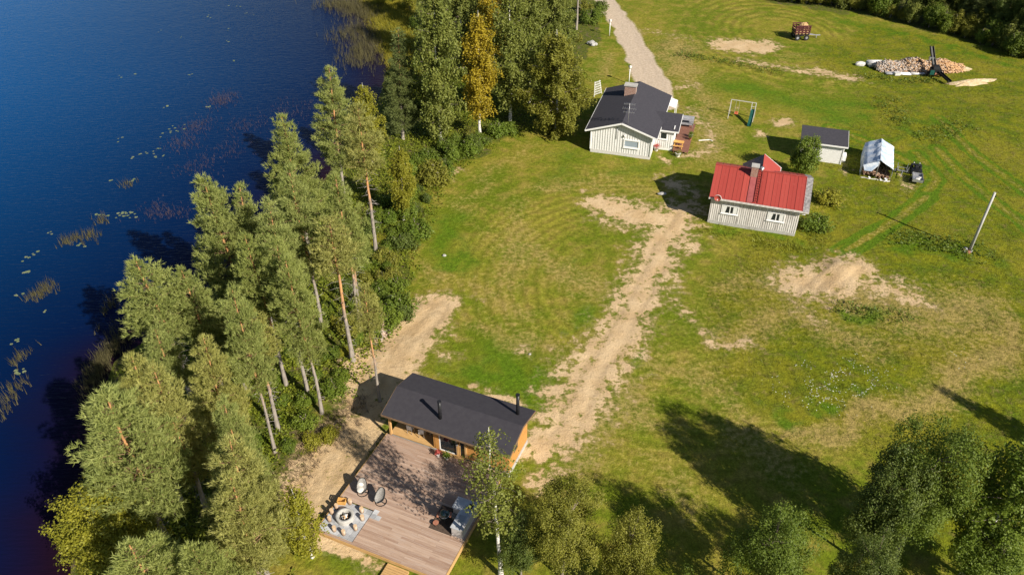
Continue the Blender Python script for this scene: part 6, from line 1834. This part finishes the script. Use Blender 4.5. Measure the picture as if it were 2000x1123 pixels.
def glazed(name, a0, a1, z0, z1, b, fmat='white_paint', fr=.07):
    m_ = MB(); m_.box(a0, a1, b - .05, b + .05, z0, z0 + fr).box(a0, a1, b - .05, b + .05, z1 - fr, z1).box(a0, a0 + fr, b - .05, b + .05, z0 + fr, z1 - fr).box(a1 - fr, a1, b - .05, b + .05, z0 + fr, z1 - fr)
    w = m_.build(name, M[fmat], cb)
    m_ = MB(); m_.box(a0 + fr, a1 - fr, b - .01, b + .01, z0 + fr, z1 - fr); m_.build('pane', M['glass'], w)
    return w
glazed('sliding_door', 4.52, 5.95, .45, 2.60, 8.80)
d_ = glazed('glass_door', 6.14, 6.60, .45, 2.60, 8.80, 'larch_pale'); m_ = MB(); m_.bar((6.18, 8.73, 1.45), (6.18, 8.73, 1.60), .03); m_.build('door_handle', M['metal_grey'], d_)
w = MB(); w.box(10.045, 10.06, 9.6, 10.3, 1.6, 2.3); w.build('vent_window', M['glass'], cb)
m_ = MB(); m_.box(4.55, 6.6, 8.40, 8.655, .505, .58); m_.build('door_step', M['new_board'], cb)
# table and chairs under the porch roof
pt = thing('porch_table', 'dark dining table under the porch roof of the cabin', 'table', loc(CA, CR, 2.3, 10.0, FZ), CR)
m_ = MB(); m_.box(-.8, .8, -.4, .4, .70, .74); m_.build('tabletop', M['dark_inside'], pt)
for sx in (-.7, .7):
    for sy in (-.32, .32):
        m_ = MB(); m_.box(sx - .03, sx + .03, sy - .03, sy + .03, 0, .7); m_.build('leg', M['dark_inside'], pt)
for i, (a, b, ang) in enumerate([(1.8, 9.35, 0), (2.75, 9.35, .25), (3.5, 9.75, 1.5)]):
    o = thing('chair', ['white chair at the lake end of the porch table', 'white chair at the middle of the porch table', 'white chair by the inner wall of the porch'][i], 'chair', loc(CA, CR, a, b, FZ), CR + ang, 'white porch chairs')
    m_ = MB(); m_.box(-.21, .21, -.2, .2, .43, .47); m_.build('seat', M['white_paint'], o)
    m_ = MB(); m_.box(-.21, .21, -.22, -.19, .50, .90); m_.build('backrest', M['white_paint'], o)
    for sx in (-.19, .19):
        for sy in (-.19, .18):
            m_ = MB(); m_.bar((sx, sy, 0), (sx * .95, sy * .95, .43 if sy > 0 else .9), .03); m_.build('leg', M['metal_grey'], o)
pot_plant('flower_pot', 'red flower in a white pot on the deck before the sliding door', loc(CA, CR, 4.72, 8.10, .5), .15, .28, 'white_paint', 'flower_red', 11)
pot_plant('flower_pot', 'round bright green plant in a pot on the deck by the door step', loc(CA, CR, 5.42, 8.12, .5), .17, .25, 'ceramic', 'bright_leaves', 12, 'potted plant', 1.15)
o = thing('door_lantern', 'small grey lantern on the post between the glass doors', 'lantern', loc(CA, CR, 6.06, 8.60, 1.7), CR)
m_ = MB(); m_.box(-.05, .05, -.06, .055, 0, .18); m_.build('case', M['metal_grey'], o); m_ = MB(); m_.prism_x([(-.08, .185), (.055, .185), (.0, .24)], -.07, .07); m_.build('cap', M['dark_metal'], o)
